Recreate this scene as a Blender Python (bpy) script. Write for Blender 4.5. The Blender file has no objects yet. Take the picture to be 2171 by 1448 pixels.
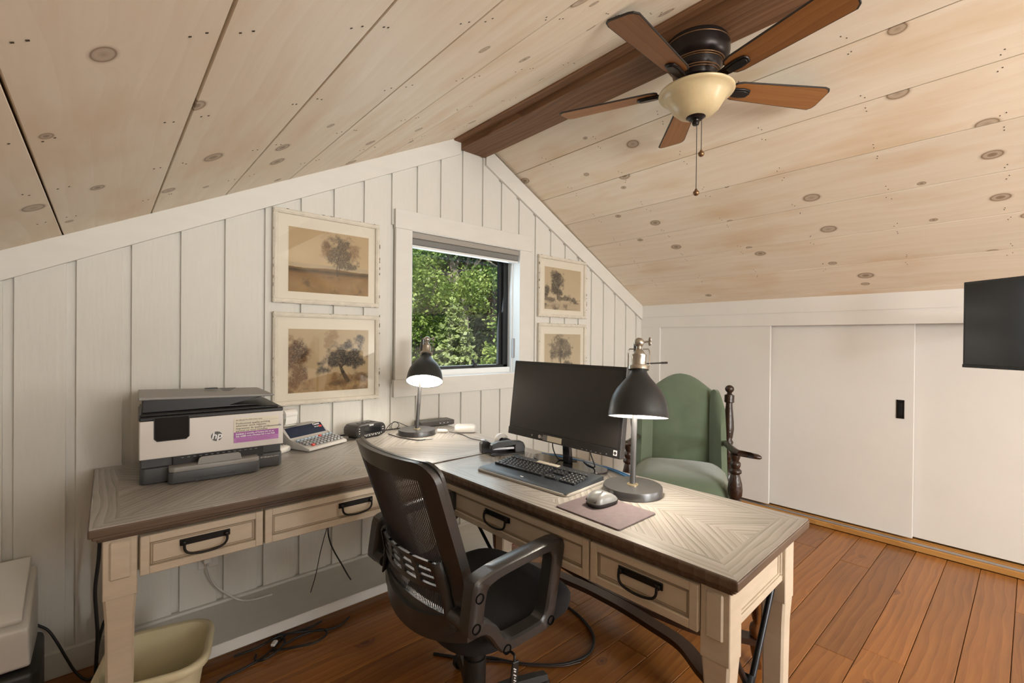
import bpy, bmesh, math, random
import numpy as np
from mathutils import Matrix, Vector

scene = bpy.context.scene
C = scene.collection
R = math.radians
PI = math.pi

# ------------------------------------------------------------------ camera
CAM_H = 1.30
YAW, PITCH, ROLL = 0.724411, 0.0052552, 0.0091583
def _cam_matrix():
    c, s = math.cos, math.sin
    A = np.array([[c(YAW), -s(YAW), 0], [0, 0, -1], [s(YAW), c(YAW), 0]])
    P = np.array([[1, 0, 0], [0, c(PITCH), -s(PITCH)], [0, s(PITCH), c(PITCH)]])
    Q = np.array([[c(ROLL), -s(ROLL), 0], [s(ROLL), c(ROLL), 0], [0, 0, 1]])
    M = Q @ P @ A
    r, d, f = M[0], M[1], M[2]
    return Matrix(((r[0], -d[0], -f[0], 0), (r[1], -d[1], -f[1], 0), (r[2], -d[2], -f[2], CAM_H), (0, 0, 0, 1)))
cam_d = bpy.data.cameras.new('camera')
cam_d.sensor_width = 36.0
cam_d.sensor_fit = 'HORIZONTAL'
cam_d.lens = 979.485 * 36.0 / 2171.0
cam_d.clip_start = 0.02
cam = bpy.data.objects.new('camera', cam_d)
C.objects.link(cam)
cam.matrix_world = _cam_matrix()
scene.camera = cam

# ------------------------------------------------------------------ world, sun, exposure
scene.view_settings.view_transform = 'Standard'
scene.view_settings.look = 'None'
scene.view_settings.gamma = 1.0
scene.view_settings.use_curve_mapping = False
scene.view_settings.exposure = 0.05

world = bpy.data.worlds.new('sky')
scene.world = world
world.use_nodes = True
wn = world.node_tree.nodes
wl = world.node_tree.links
wn.clear()
wo = wn.new('ShaderNodeOutputWorld')
wb = wn.new('ShaderNodeBackground')
ws = wn.new('ShaderNodeTexSky')
ws.sky_type = 'NISHITA'
ws.sun_disc = False
ws.sun_elevation = R(52)
ws.sun_rotation = R(215)
ws.air_density = 1.0
ws.dust_density = 1.0
wb.inputs['Strength'].default_value = 0.16
wl.new(ws.outputs[0], wb.inputs['Color'])
wl.new(wb.outputs[0], wo.inputs['Surface'])

sun_d = bpy.data.lights.new('sun', 'SUN')
sun_d.energy = 6.0
sun_d.angle = R(0.8)
sun_d.color = (1.0, 0.95, 0.84)
sun = bpy.data.objects.new('sun', sun_d)
C.objects.link(sun)
sun.rotation_euler = Vector((0.40, 0.42, -0.80)).to_track_quat('-Z', 'Y').to_euler()

def area_light(name, loc, aim, sx, sy, power, col):
    d = bpy.data.lights.new(name, 'AREA')
    d.shape = 'RECTANGLE'
    d.size, d.size_y = sx, sy
    d.energy = power
    d.color = col
    o = bpy.data.objects.new(name, d)
    C.objects.link(o)
    o.location = loc
    o.rotation_euler = Vector(aim).to_track_quat('-Z', 'Y').to_euler()
    return o
# daylight entering through the far gable window and the desk window
area_light('rear_window_daylight', (1.05, -2.97, 1.45), (0, 1, 0), 1.75, 1.15, 165.0, (0.99, 0.98, 0.95))
area_light('side_fill_light', (3.79, -2.49, .96), (-1, 0.0, 0.30), 0.86, 0.70, 50.0, (0.99, 0.98, 0.95))  # added fill light for the left ceiling, no known source there
area_light('desk_window_daylight', (1.80, 2.62, 1.48), (-0.1, -1, -0.15), 0.80, 0.76, 5.0, (0.80, 0.93, 1.0))

# ------------------------------------------------------------------ helpers
random.seed(7)
MATS = {}

def sock(n, name):
    return n.inputs[name]

def new_mat(name):
    m = bpy.data.materials.new(name)
    m.use_nodes = True
    nt = m.node_tree
    nt.nodes.clear()
    out = nt.nodes.new('ShaderNodeOutputMaterial')
    b = nt.nodes.new('ShaderNodeBsdfPrincipled')
    nt.links.new(b.outputs[0], out.inputs['Surface'])
    MATS[name] = m
    return m, nt, b

def plain(name, col, rough=0.5, metal=0.0, spec=0.5, noise=0.0, nscale=40, bump=0.0, bscale=120, coat=0.0, stretch=(1, 1, 1)):
    """single-colour material with optional mottling and fine relief"""
    m, nt, b = new_mat(name)
    N, L = nt.nodes, nt.links
    b.inputs['Base Color'].default_value = (*col, 1)
    b.inputs['Roughness'].default_value = rough
    b.inputs['Metallic'].default_value = metal
    b.inputs['Specular IOR Level'].default_value = spec
    if coat:
        b.inputs['Coat Weight'].default_value = coat
        b.inputs['Coat Roughness'].default_value = 0.12
    if noise or bump:
        tc = N.new('ShaderNodeTexCoord')
        mp = N.new('ShaderNodeMapping')
        mp.inputs['Scale'].default_value = stretch
        L.new(tc.outputs['Object'], mp.inputs['Vector'])
    if noise:
        n = N.new('ShaderNodeTexNoise')
        n.inputs['Scale'].default_value = nscale
        n.inputs['Detail'].default_value = 4
        L.new(mp.outputs[0], n.inputs['Vector'])
        r = N.new('ShaderNodeValToRGB')
        r.color_ramp.elements[0].position = 0.3
        r.color_ramp.elements[1].position = 0.7
        r.color_ramp.elements[0].color = (*[c * (1 - noise) for c in col], 1)
        r.color_ramp.elements[1].color = (*[min(1, c * (1 + noise * .6)) for c in col], 1)
        L.new(n.outputs['Fac'], r.inputs['Fac'])
        L.new(r.outputs['Color'], b.inputs['Base Color'])
    if bump:
        n2 = N.new('ShaderNodeTexNoise')
        n2.inputs['Scale'].default_value = bscale
        n2.inputs['Detail'].default_value = 5
        L.new(mp.outputs[0], n2.inputs['Vector'])
        bp = N.new('ShaderNodeBump')
        bp.inputs['Strength'].default_value = bump
        bp.inputs['Distance'].default_value = 0.004
        L.new(n2.outputs['Fac'], bp.inputs['Height'])
        L.new(bp.outputs[0], b.inputs['Normal'])
    return m

def wood(name, stops, along=1.0, across=26, rough=0.5, tone=0.18, bump=0.12, knots=0.0, kscale=2.4, kcol=(0.1, 0.05, 0.02), kring=(0.3, 0.18, 0.1),
         wave=0.4, wscale=9.0, blotch=None, spec=0.4, coat=0.0, wdist=5.0, ksize=0.055, kthr=0.45):
    """board material: grain runs along the object's local X, every board gets its own offset and tone"""
    m, nt, b = new_mat(name)
    N, L = nt.nodes, nt.links
    def math_(op, a, c=None, clamp=False):
        n = N.new('ShaderNodeMath'); n.operation = op; n.use_clamp = clamp
        for i, v in enumerate((a, c)):
            if v is None: continue
            if hasattr(v, 'links'): L.new(v, n.inputs[i])
            else: n.inputs[i].default_value = v
        return n.outputs[0]
    tc = N.new('ShaderNodeTexCoord')
    oi = N.new('ShaderNodeObjectInfo')
    vm = N.new('ShaderNodeVectorMath'); vm.operation = 'MULTIPLY'
    cx = N.new('ShaderNodeCombineXYZ')
    for i in range(3): L.new(oi.outputs['Random'], cx.inputs[i])
    L.new(cx.outputs[0], vm.inputs[0]); vm.inputs[1].default_value = (37.0, 17.0, 53.0)
    ad = N.new('ShaderNodeVectorMath'); ad.operation = 'ADD'
    L.new(tc.outputs['Object'], ad.inputs[0]); L.new(vm.outputs[0], ad.inputs[1])
    P = ad.outputs[0]
    # broad wander of the grain
    wn_ = N.new('ShaderNodeTexNoise'); wn_.inputs['Scale'].default_value = 1.0; wn_.inputs['Detail'].default_value = 2
    mpw = N.new('ShaderNodeMapping'); mpw.inputs['Scale'].default_value = (1.3, 3.5, 3.5)
    L.new(P, mpw.inputs['Vector']); L.new(mpw.outputs[0], wn_.inputs['Vector'])
    sx = N.new('ShaderNodeSeparateXYZ'); L.new(P, sx.inputs[0])
    shift = math_('MULTIPLY', math_('SUBTRACT', wn_.outputs['Fac'], 0.5), 0.10)
    kmask = None
    if knots:
        mpk = N.new('ShaderNodeMapping'); mpk.inputs['Scale'].default_value = (kscale * 0.8, kscale * 1.15, kscale * 0.05)
        L.new(P, mpk.inputs['Vector'])
        vo = N.new('ShaderNodeTexVoronoi'); vo.voronoi_dimensions = '2D'; vo.feature = 'F1'; vo.inputs['Scale'].default_value = 1.0
        L.new(mpk.outputs[0], vo.inputs['Vector'])
        sc = N.new('ShaderNodeSeparateColor'); L.new(vo.outputs['Color'], sc.inputs[0])
        act = math_('GREATER_THAN', sc.outputs[0], 1.0 - kthr)
        size = math_('ADD', math_('MULTIPLY', sc.outputs[1], ksize), ksize * 0.45)
        rel = math_('DIVIDE', vo.outputs['Distance'], size)           # 1 at the rim of the knot
        inside = N.new('ShaderNodeValToRGB')
        e = inside.color_ramp.elements
        e[0].position = 0.0; e[0].color = (0.75, 0.75, 0.75, 1)
        e[1].position = 1.0; e[1].color = (0, 0, 0, 1)
        for p_, v_ in ((0.42, 0.5), (0.60, 0.6), (0.70, 1.0), (0.82, 0.25)):
            q = e.new(p_); q.color = (v_, v_, v_, 1)
        L.new(math_('MULTIPLY', rel, 0.62), inside.inputs['Fac'])
        kmask = math_('MULTIPLY', math_('MULTIPLY', inside.outputs['Color'], act), knots)
        halo = math_('MULTIPLY', math_('SUBTRACT', 1.0, math_('MULTIPLY', rel, 0.22), True), act)
        shift = math_('ADD', shift, math_('MULTIPLY', math_('MULTIPLY', halo, halo), 0.05))
    yy = math_('ADD', sx.outputs[1], shift)
    cb = N.new('ShaderNodeCombineXYZ')
    L.new(math_('MULTIPLY', sx.outputs[0], along), cb.inputs[0])
    L.new(math_('MULTIPLY', yy, across), cb.inputs[1])
    L.new(math_('MULTIPLY', sx.outputs[2], across * 0.6), cb.inputs[2])
    n1 = N.new('ShaderNodeTexNoise'); n1.inputs['Scale'].default_value = 1.0; n1.inputs['Detail'].default_value = 5; n1.inputs['Roughness'].default_value = 0.6
    L.new(cb.outputs[0], n1.inputs['Vector'])
    n2 = N.new('ShaderNodeTexNoise'); n2.inputs['Scale'].default_value = 5.0; n2.inputs['Detail'].default_value = 3
    L.new(cb.outputs[0], n2.inputs['Vector'])
    fac = math_('ADD', math_('MULTIPLY', n1.outputs['Fac'], 0.62), math_('MULTIPLY', n2.outputs['Fac'], 0.38))
    if wave:
        cw = N.new('ShaderNodeCombineXYZ')
        L.new(math_('MULTIPLY', sx.outputs[0], 0.16), cw.inputs[0]); L.new(yy, cw.inputs[1]); L.new(math_('MULTIPLY', sx.outputs[2], 0.5), cw.inputs[2])
        wv = N.new('ShaderNodeTexWave'); wv.wave_type = 'BANDS'; wv.bands_direction = 'Y'; wv.wave_profile = 'SAW'
        wv.inputs['Scale'].default_value = wscale; wv.inputs['Distortion'].default_value = wdist; wv.inputs['Detail'].default_value = 2.0; wv.inputs['Detail Scale'].default_value = 0.7
        L.new(cw.outputs[0], wv.inputs['Vector'])
        fac = math_('ADD', math_('MULTIPLY', fac, 1.0 - wave), math_('MULTIPLY', wv.outputs['Fac'], wave))
    rp = N.new('ShaderNodeValToRGB')
    el = rp.color_ramp.elements
    el[0].position, el[0].color = stops[0][0], (*stops[0][1], 1)
    el[1].position, el[1].color = stops[-1][0], (*stops[-1][1], 1)
    for p_, c_ in stops[1:-1]:
        q = el.new(p_); q.color = (*c_, 1)
    L.new(fac, rp.inputs['Fac'])
    col = rp.outputs['Color']
    def mix(f, a, c):
        n = N.new('ShaderNodeMix'); n.data_type = 'RGBA'
        if hasattr(f, 'links'): L.new(f, n.inputs[0])
        else: n.inputs[0].default_value = f
        for i, v in ((6, a), (7, c)):
            if hasattr(v, 'links'): L.new(v, n.inputs[i])
            else: n.inputs[i].default_value = (*v, 1)
        return n.outputs[2]
    if blotch:
        bn = N.new('ShaderNodeTexNoise'); bn.inputs['Scale'].default_value = 1.0; bn.inputs['Detail'].default_value = 3
        mb = N.new('ShaderNodeMapping'); mb.inputs['Scale'].default_value = (1.8, 6.0, 6.0)
        L.new(P, mb.inputs['Vector']); L.new(mb.outputs[0], bn.inputs['Vector'])
        br = N.new('ShaderNodeValToRGB'); br.color_ramp.elements[0].position = 0.5; br.color_ramp.elements[1].position = 0.78
        L.new(bn.outputs['Fac'], br.inputs['Fac'])
        col = mix(math_('MULTIPLY', br.outputs['Color'], blotch[1]), col, blotch[0])
    if kmask is not None:
        col = mix(kmask, col, kring)
        core = math_('MULTIPLY', math_('LESS_THAN', rel, 0.55), math_('MULTIPLY', act, math_('GREATER_THAN', sc.outputs[2], 0.55)))
        col = mix(math_('MULTIPLY', core, 0.55 * knots), col, kcol)
    hs = N.new('ShaderNodeHueSaturation')
    L.new(col, hs.inputs['Color'])
    L.new(math_('ADD', math_('MULTIPLY', math_('SUBTRACT', oi.outputs['Random'], 0.5), tone), 1.0), hs.inputs['Value'])
    L.new(hs.outputs[0], b.inputs['Base Color'])
    b.inputs['Roughness'].default_value = rough
    b.inputs['Specular IOR Level'].default_value = spec
    if coat:
        b.inputs['Coat Weight'].default_value = coat
        b.inputs['Coat Roughness'].default_value = 0.2
    if bump:
        bp = N.new('ShaderNodeBump'); bp.inputs['Strength'].default_value = bump; bp.inputs['Distance'].default_value = 0.003
        L.new(fac, bp.inputs['Height']); L.new(bp.outputs[0], b.inputs['Normal'])
    return m

def glass(name, tint=(1, 1, 1), ior=1.45, rough=0.0, boost=1.0):
    """thin pane: lets light straight through and mirrors by Fresnel"""
    m = bpy.data.materials.new(name); m.use_nodes = True
    nt = m.node_tree; nt.nodes.clear(); N, L = nt.nodes, nt.links
    out = N.new('ShaderNodeOutputMaterial'); mx = N.new('ShaderNodeMixShader')
    tr = N.new('ShaderNodeBsdfTransparent'); tr.inputs[0].default_value = (*tint, 1)
    gl = N.new('ShaderNodeBsdfGlossy'); gl.inputs['Roughness'].default_value = rough
    ge = N.new('ShaderNodeNewGeometry'); dt = N.new('ShaderNodeVectorMath'); dt.operation = 'DOT_PRODUCT'
    L.new(ge.outputs['Incoming'], dt.inputs[0]); L.new(ge.outputs['Normal'], dt.inputs[1])
    def mt(op, a, c):
        n = N.new('ShaderNodeMath'); n.operation = op
        for i, v in enumerate((a, c)):
            if hasattr(v, 'links'): L.new(v, n.inputs[i])
            else: n.inputs[i].default_value = v
        return n.outputs[0]
    f0 = ((ior - 1) / (ior + 1)) ** 2 * 1.2
    inv = mt('SUBTRACT', 1.0, mt('ABSOLUTE', dt.outputs['Value'], 0.0))
    fac = mt('ADD', mt('MULTIPLY', mt('POWER', inv, 5.0), 1 - f0), f0)
    L.new(fac, mx.inputs[0]); L.new(tr.outputs[0], mx.inputs[1]); L.new(gl.outputs[0], mx.inputs[2]); L.new(mx.outputs[0], out.inputs['Surface'])
    MATS[name] = m
    return m

def leafmat(name, c1, c2, nscale=3.0):
    m = bpy.data.materials.new(name); m.use_nodes = True
    nt = m.node_tree; nt.nodes.clear(); N, L = nt.nodes, nt.links
    out = N.new('ShaderNodeOutputMaterial'); mx = N.new('ShaderNodeMixShader'); mx.inputs[0].default_value = 0.38
    df = N.new('ShaderNodeBsdfPrincipled'); df.inputs['Roughness'].default_value = 0.45
    tl = N.new('ShaderNodeBsdfTranslucent')
    tc = N.new('ShaderNodeTexCoord'); n = N.new('ShaderNodeTexNoise'); n.inputs['Scale'].default_value = nscale; n.inputs['Detail'].default_value = 6
    r = N.new('ShaderNodeValToRGB'); r.color_ramp.elements[0].position = .35; r.color_ramp.elements[1].position = .65
    r.color_ramp.elements[0].color = (*c1, 1); r.color_ramp.elements[1].color = (*c2, 1)
    L.new(tc.outputs['Object'], n.inputs['Vector']); L.new(n.outputs['Fac'], r.inputs['Fac'])
    L.new(r.outputs[0], df.inputs['Base Color']); L.new(r.outputs[0], tl.inputs['Color'])
    L.new(df.outputs[0], mx.inputs[1]); L.new(tl.outputs[0], mx.inputs[2]); L.new(mx.outputs[0], out.inputs['Surface'])
    MATS[name] = m
    return m

def vcol(name, rough=0.9):
    m, nt, b = new_mat(name)
    a = nt.nodes.new('ShaderNodeVertexColor'); a.layer_name = 'paint'
    nt.links.new(a.outputs['Color'], b.inputs['Base Color'])
    b.inputs['Roughness'].default_value = rough
    b.inputs['Specular IOR Level'].default_value = 0.1
    return m

def emit(name, col, strength):
    m = bpy.data.materials.new(name); m.use_nodes = True
    nt = m.node_tree; nt.nodes.clear()
    out = nt.nodes.new('ShaderNodeOutputMaterial'); e = nt.nodes.new('ShaderNodeEmission')
    e.inputs[0].default_value = (*col, 1); e.inputs[1].default_value = strength
    nt.links.new(e.outputs[0], out.inputs['Surface'])
    MATS[name] = m
    return m

def rotm(rot):
    from mathutils import Euler
    return Euler(rot).to_matrix().to_4x4()

class B:
    """collects geometry for one mesh object"""
    def __init__(s): s.bm = bmesh.new()
    def _bev(s, verts, off, seg):
        vs = set(verts)
        ed = [e for e in s.bm.edges if e.verts[0] in vs and e.verts[1] in vs]
        bmesh.ops.bevel(s.bm, geom=ed, offset=off, offset_type='OFFSET', segments=seg, profile=0.5, affect='EDGES', clamp_overlap=True)
    def box(s, c, d, bev=0.0, rot=None, seg=1, m=None):
        T = Matrix.Translation(c)
        if rot: T = T @ rotm(rot)
        if m is not None: T = m @ T
        T = T @ Matrix.Diagonal((d[0], d[1], d[2], 1))
        r = bmesh.ops.create_cube(s.bm, size=1.0, matrix=T)
        if bev: s._bev(r['verts'], bev, seg)
        return s
    def bb(s, x0, x1, y0, y1, z0, z1, bev=0.0, seg=1):
        return s.box(((x0 + x1) / 2, (y0 + y1) / 2, (z0 + z1) / 2), (abs(x1 - x0), abs(y1 - y0), abs(z1 - z0)), bev, None, seg)
    def prism(s, poly, a, c, plane='xy', bev=0.0, seg=1, m=None):
        def P(p, h):
            v = {'xy': (p[0], p[1], h), 'xz': (p[0], h, p[1]), 'yz': (h, p[0], p[1])}[plane]
            v = Vector(v)
            return m @ v if m is not None else v
        lo = [s.bm.verts.new(P(p, a)) for p in poly]
        hi = [s.bm.verts.new(P(p, c)) for p in poly]
        n = len(poly)
        s.bm.faces.new(lo[::-1]); s.bm.faces.new(hi)
        for i in range(n):
            s.bm.faces.new((lo[i], lo[(i + 1) % n], hi[(i + 1) % n], hi[i]))
        if bev: s._bev(lo + hi, bev, seg)
        return s
    def lathe(s, prof, c=(0, 0, 0), seg=32, m=None, squash=(1, 1)):
        rings = []
        T = Matrix.Translation(c)
        if m is not None: T = T @ m
        for r, z in prof:
            if r <= 1e-6:
                rings.append([s.bm.verts.new(T @ Vector((0, 0, z)))])
            else:
                rings.append([s.bm.verts.new(T @ Vector((r * squash[0] * math.cos(2 * PI * k / seg), r * squash[1] * math.sin(2 * PI * k / seg), z))) for k in range(seg)])
        for a, d in zip(rings[:-1], rings[1:]):
            for k in range(seg):
                k2 = (k + 1) % seg
                if len(a) == 1 and len(d) == 1: continue
                if len(a) == 1: s.bm.faces.new((a[0], d[k2], d[k]))
                elif len(d) == 1: s.bm.faces.new((a[k], a[k2], d[0]))
                else: s.bm.faces.new((a[k], a[k2], d[k2], d[k]))
        return s
    def cyl(s, p0, p1, r0, r1=None, seg=20):
        p0, p1 = Vector(p0), Vector(p1)
        r1 = r0 if r1 is None else r1
        d = p1 - p0
        q = d.to_track_quat('Z', 'Y').to_matrix().to_4x4()
        return s.lathe([(0, 0), (r0, 0), (r1, d.length), (0, d.length)], p0, seg, q)
    def sphere(s, c, r, seg=20, rings=12, scale=(1, 1, 1), m=None):
        T = Matrix.Translation(c)
        if m is not None: T = T @ m
        T = T @ Matrix.Diagonal((r * scale[0], r * scale[1], r * scale[2], 1))
        bmesh.ops.create_uvsphere(s.bm, u_segments=seg, v_segments=rings, radius=1.0, matrix=T)
        return s
    def tube(s, pts, r, seg=8, closed=False, flat=None):
        """sweep a circle (or flat = (half width, half thickness) ellipse) along a path"""
        pts = [Vector(p) for p in pts]
        n = len(pts)
        rad = r if isinstance(r, (list, tuple)) else [r] * n
        prev = None; rings = []
        for i, p in enumerate(pts):
            if closed: t = pts[(i + 1) % n] - pts[i - 1]
            else: t = pts[min(i + 1, n - 1)] - pts[max(i - 1, 0)]
            if t.length < 1e-9: t = Vector((0, 0, 1))
            t.normalize()
            if prev is None:
                up = Vector((0, 0, 1)) if abs(t.z) < 0.95 else Vector((1, 0, 0))
                u = t.cross(up).normalized()
            else:
                u = prev - t * prev.dot(t)
                u = u.normalized() if u.length > 1e-6 else t.orthogonal().normalized()
            prev = u
            v = t.cross(u)
            a_, b_ = (flat if flat else (1, 1))
            rings.append([s.bm.verts.new(p + (u * math.cos(2 * PI * k / seg) * a_ + v * math.sin(2 * PI * k / seg) * b_) * rad[i]) for k in range(seg)])
        m_ = n if closed else n - 1
        for i in range(m_):
            a, d = rings[i], rings[(i + 1) % n]
            for k in range(seg):
                s.bm.faces.new((a[k], a[(k + 1) % seg], d[(k + 1) % seg], d[k]))
        if not closed:
            s.bm.faces.new(rings[0][::-1]); s.bm.faces.new(rings[-1])
        return s
    def loft(s, secs, closed=True, caps=True):
        rings = [[s.bm.verts.new(p) for p in sec] for sec in secs]
        n = len(rings[0])
        for a, d in zip(rings[:-1], rings[1:]):
            for k in range(n if closed else n - 1):
                s.bm.faces.new((a[k], a[(k + 1) % n], d[(k + 1) % n], d[k]))
        if caps and closed:
            s.bm.faces.new(rings[0][::-1]); s.bm.faces.new(rings[-1])
        return s
    def obj(s, name, mat, parent=None, smooth=None, loc=None, rot=None, mw=None):
        bmesh.ops.recalc_face_normals(s.bm, faces=s.bm.faces)
        me = bpy.data.meshes.new(name)
        s.bm.to_mesh(me); s.bm.free()
        return link(name, me, mat, parent, smooth, loc, rot, mw)

def link(name, me, mat, parent=None, smooth=None, loc=None, rot=None, mw=None):
    if mat is not None:
        me.materials.clear()
        me.materials.append(MATS[mat] if isinstance(mat, str) else mat)
    if smooth is not None:
        me.polygons.foreach_set('use_smooth', [True] * len(me.polygons))
        if smooth < 180: me.set_sharp_from_angle(angle=R(smooth))
    o = bpy.data.objects.new(name, me)
    C.objects.link(o)
    if parent is not None: o.parent = parent
    if mw is not None: o.matrix_local = mw
    if loc is not None: o.location = loc
    if rot is not None: o.rotation_euler = rot
    return o

def tag(o, label, cat, group=None, kind=None):
    o['label'] = label
    if cat: o['category'] = cat
    if group: o['group'] = group
    if kind: o['kind'] = kind
    return o
def thing(name, label, cat, loc=(0, 0, 0), rz=0.0, group=None):
    o = bpy.data.objects.new(name, None)
    o.empty_display_size = 0.1
    C.objects.link(o)
    o.location = loc; o.rotation_euler = (0, 0, rz)
    return tag(o, label, cat, group)
def struct(name, label=None):
    o = bpy.data.objects.new(name, None)
    C.objects.link(o)
    o['kind'] = 'structure'
    if label: o['label'] = label
    return o
def copy_tree(o, parent=None):
    c = o.copy(); C.objects.link(c); c.parent = parent
    for ch in list(o.children): copy_tree(ch, c)
    return c

def smooth_path(pts, n=8):
    """Catmull-Rom through the points"""
    P = [Vector(p) for p in pts]
    P = [P[0] * 2 - P[1]] + P + [P[-1] * 2 - P[-2]]
    out = []
    for i in range(1, len(P) - 2):
        a, b_, c, d = P[i - 1:i + 3]
        for k in range(n):
            t = k / n
            out.append(0.5 * ((2 * b_) + (c - a) * t + (2 * a - 5 * b_ + 4 * c - d) * t * t + (3 * b_ - a - 3 * c + d) * t ** 3))
    out.append(P[-2])
    return out

_dg = None
TEXT = {}
def text_mesh(s, size, align='LEFT', extrude=0.0004, bold=0.0, shear=0.0):
    """flat lettering as a mesh in the XY plane, baseline on the X axis"""
    key = (s, size, align, bold, shear)
    if key in TEXT: return TEXT[key]
    cu = bpy.data.curves.new('lettering', 'FONT')
    cu.body = s; cu.size = size; cu.align_x = align; cu.extrude = extrude; cu.offset = bold; cu.shear = shear
    cu.resolution_u = 2
    o = bpy.data.objects.new('lettering', cu)
    C.objects.link(o)
    dg = bpy.context.evaluated_depsgraph_get()
    me = bpy.data.meshes.new_from_object(o.evaluated_get(dg))
    bpy.data.objects.remove(o); bpy.data.curves.remove(cu)
    TEXT[key] = me
    return me
def letter(s, size, mat, parent, origin, ex, ey, align='LEFT', bold=0.0, name='lettering', shear=0.0):
    """place lettering in a plane spanned by ex (reading direction) and ey (up)"""
    me = text_mesh(s, size, align, 0.0004, bold, shear)
    ex = Vector(ex).normalized(); ey = Vector(ey).normalized(); ez = ex.cross(ey)
    M = Matrix((( ex.x, ey.x, ez.x, origin[0]), (ex.y, ey.y, ez.y, origin[1]), (ex.z, ey.z, ez.z, origin[2]), (0, 0, 0, 1)))
    return link(name, me, mat, parent, None, None, None, M)
# lettering is made first, while the scene is still small
for args in (('hp', .034, 'CENTER', .0008, .18), ('Professional quality printing', .0105), ('wherever work happens', .0105), ('Impression de qualit\u00e9 professionnelle', .0105),
             ('partout o\u00f9 vous travaillez', .0105), ('HP OfficeJet Pro 9010 series | s\u00e9rie', .0062), ('Instant', .010, 'LEFT', .0003), ('Ink with', .010, 'LEFT', .0003),
             ('3 months of Instant Ink on us', .0085, 'LEFT', .0002), ('3 mois d\u2019Instant Ink \u00e0 nos frais', .0085, 'LEFT', .0002), ('HP OfficeJet Pro 9010e', .007)):
    a = list(args) + ['LEFT', 0.0, 0.0][len(args) - 2:]
    text_mesh(a[0], a[1], a[2], 0.0004, a[3], a[4])

# ------------------------------------------------------------------ materials
plain('wall_paint', (0.69, 0.675, 0.625), 0.6, noise=0.018, nscale=9, bump=0.22, bscale=9, stretch=(9, 9, 1.1), spec=0.3)
plain('trim_paint', (0.71, 0.695, 0.65), 0.5, noise=0.03, nscale=7, bump=0.10, bscale=20, stretch=(1, 3, 3), spec=0.35)
plain('door_paint', (0.78, 0.765, 0.735), 0.42, noise=0.015, nscale=5, spec=0.4)
plain('window_paint', (0.80, 0.81, 0.80), 0.35, spec=0.45)
plain('dark_gap', (0.05, 0.035, 0.02), 0.9)
plain('deck_dark', (0.14, 0.09, 0.05), 0.9)
plain('roof_felt', (0.08, 0.08, 0.085), 0.9)
plain('siding', (0.25, 0.2, 0.16), 0.8)
wood('pine_ceiling', [(0.12, (0.63, 0.49, 0.335)), (0.36, (0.79, 0.685, 0.54)), (0.75, (0.85, 0.77, 0.64))], along=0.9, across=20, rough=0.5, tone=0.08, bump=0.05, wave=0.16, wscale=5.0, wdist=10,
     knots=1.0, kscale=3.0, kcol=(0.20, 0.125, 0.065), kring=(0.25, 0.165, 0.095), blotch=((0.66, 0.475, 0.275), 0.7), ksize=0.056, kthr=0.60)
wood('floor_pine', [(0.15, (0.120, 0.040, 0.008)), (0.45, (0.275, 0.100, 0.019)), (0.8, (0.41, 0.165, 0.036))], along=1.2, across=30, rough=0.36, tone=0.42, bump=0.08, wave=0.20, wscale=9, wdist=6,
     knots=0.9, kscale=3.0, kcol=(0.05, 0.02, 0.01), kring=(0.14, 0.05, 0.02), blotch=((0.20, 0.08, 0.02), 0.45), coat=0.25, ksize=0.06, kthr=0.28)
wood('beam_wood', [(0.2, (0.095, 0.042, 0.018)), (0.5, (0.20, 0.098, 0.044)), (0.8, (0.30, 0.165, 0.085))], along=0.8, across=20, rough=0.6, tone=0.3, bump=0.3, wave=0.2)
wood('rail_pine', [(0.2, (0.36, 0.16, 0.04)), (0.6, (0.52, 0.27, 0.08)), (0.85, (0.60, 0.34, 0.12))], along=0.6, across=30, rough=0.45, tone=0.1, bump=0.08, wave=0.2)
wood('desk_oak', [(0.24, (0.155, 0.138, 0.12)), (0.45, (0.315, 0.29, 0.26)), (0.72, (0.42, 0.395, 0.36))], along=1.6, across=42, rough=0.27, tone=0.16, bump=0.10, wave=0.25, wscale=16, wdist=3, spec=0.5)
wood('desk_edge', [(0.2, (0.055, 0.032, 0.018)), (0.5, (0.115, 0.075, 0.048)), (0.8, (0.17, 0.12, 0.08))], along=1.2, across=50, rough=0.5, tone=0.1, bump=0.15, wave=0.2)
plain('desk_cream', (0.575, 0.49, 0.38), 0.5, noise=0.06, nscale=14, bump=0.05, bscale=30, stretch=(1, 1, 4))
plain('desk_glaze', (0.30, 0.23, 0.155), 0.6)
plain('black_iron', (0.018, 0.016, 0.015), 0.42, metal=0.6)
plain('black_rod', (0.015, 0.017, 0.022), 0.3, metal=0.5)
plain('aluminium', (0.42, 0.41, 0.42), 0.4, metal=0.7)
plain('black_plastic', (0.018, 0.017, 0.016), 0.42, spec=0.5)
plain('chair_plastic', (0.030, 0.029, 0.029), 0.30, spec=0.75, bump=0.12, bscale=300)
plain('chair_fabric', (0.016, 0.016, 0.018), 0.85, bump=0.4, bscale=500)
plain('mesh_strand', (0.060, 0.055, 0.060), 0.55)
plain('printer_white', (0.70, 0.66, 0.62), 0.4, bump=0.04, bscale=400)
plain('printer_dark', (0.060, 0.062, 0.066), 0.45)
plain('printer_black', (0.015, 0.015, 0.016), 0.4)
plain('printer_grey', (0.27, 0.26, 0.245), 0.45)
plain('logo_grey', (0.10, 0.10, 0.10), 0.5)
plain('sticker_cream', (0.74, 0.68, 0.55), 0.45)
plain('sticker_violet', (0.36, 0.10, 0.38), 0.45)
plain('sticker_pale', (0.50, 0.22, 0.50), 0.45)
plain('ink_dark', (0.05, 0.045, 0.045), 0.6)
plain('ink_white', (0.85, 0.85, 0.85), 0.6)
plain('screen_black', (0.010, 0.010, 0.012), 0.10, spec=0.6)
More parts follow.
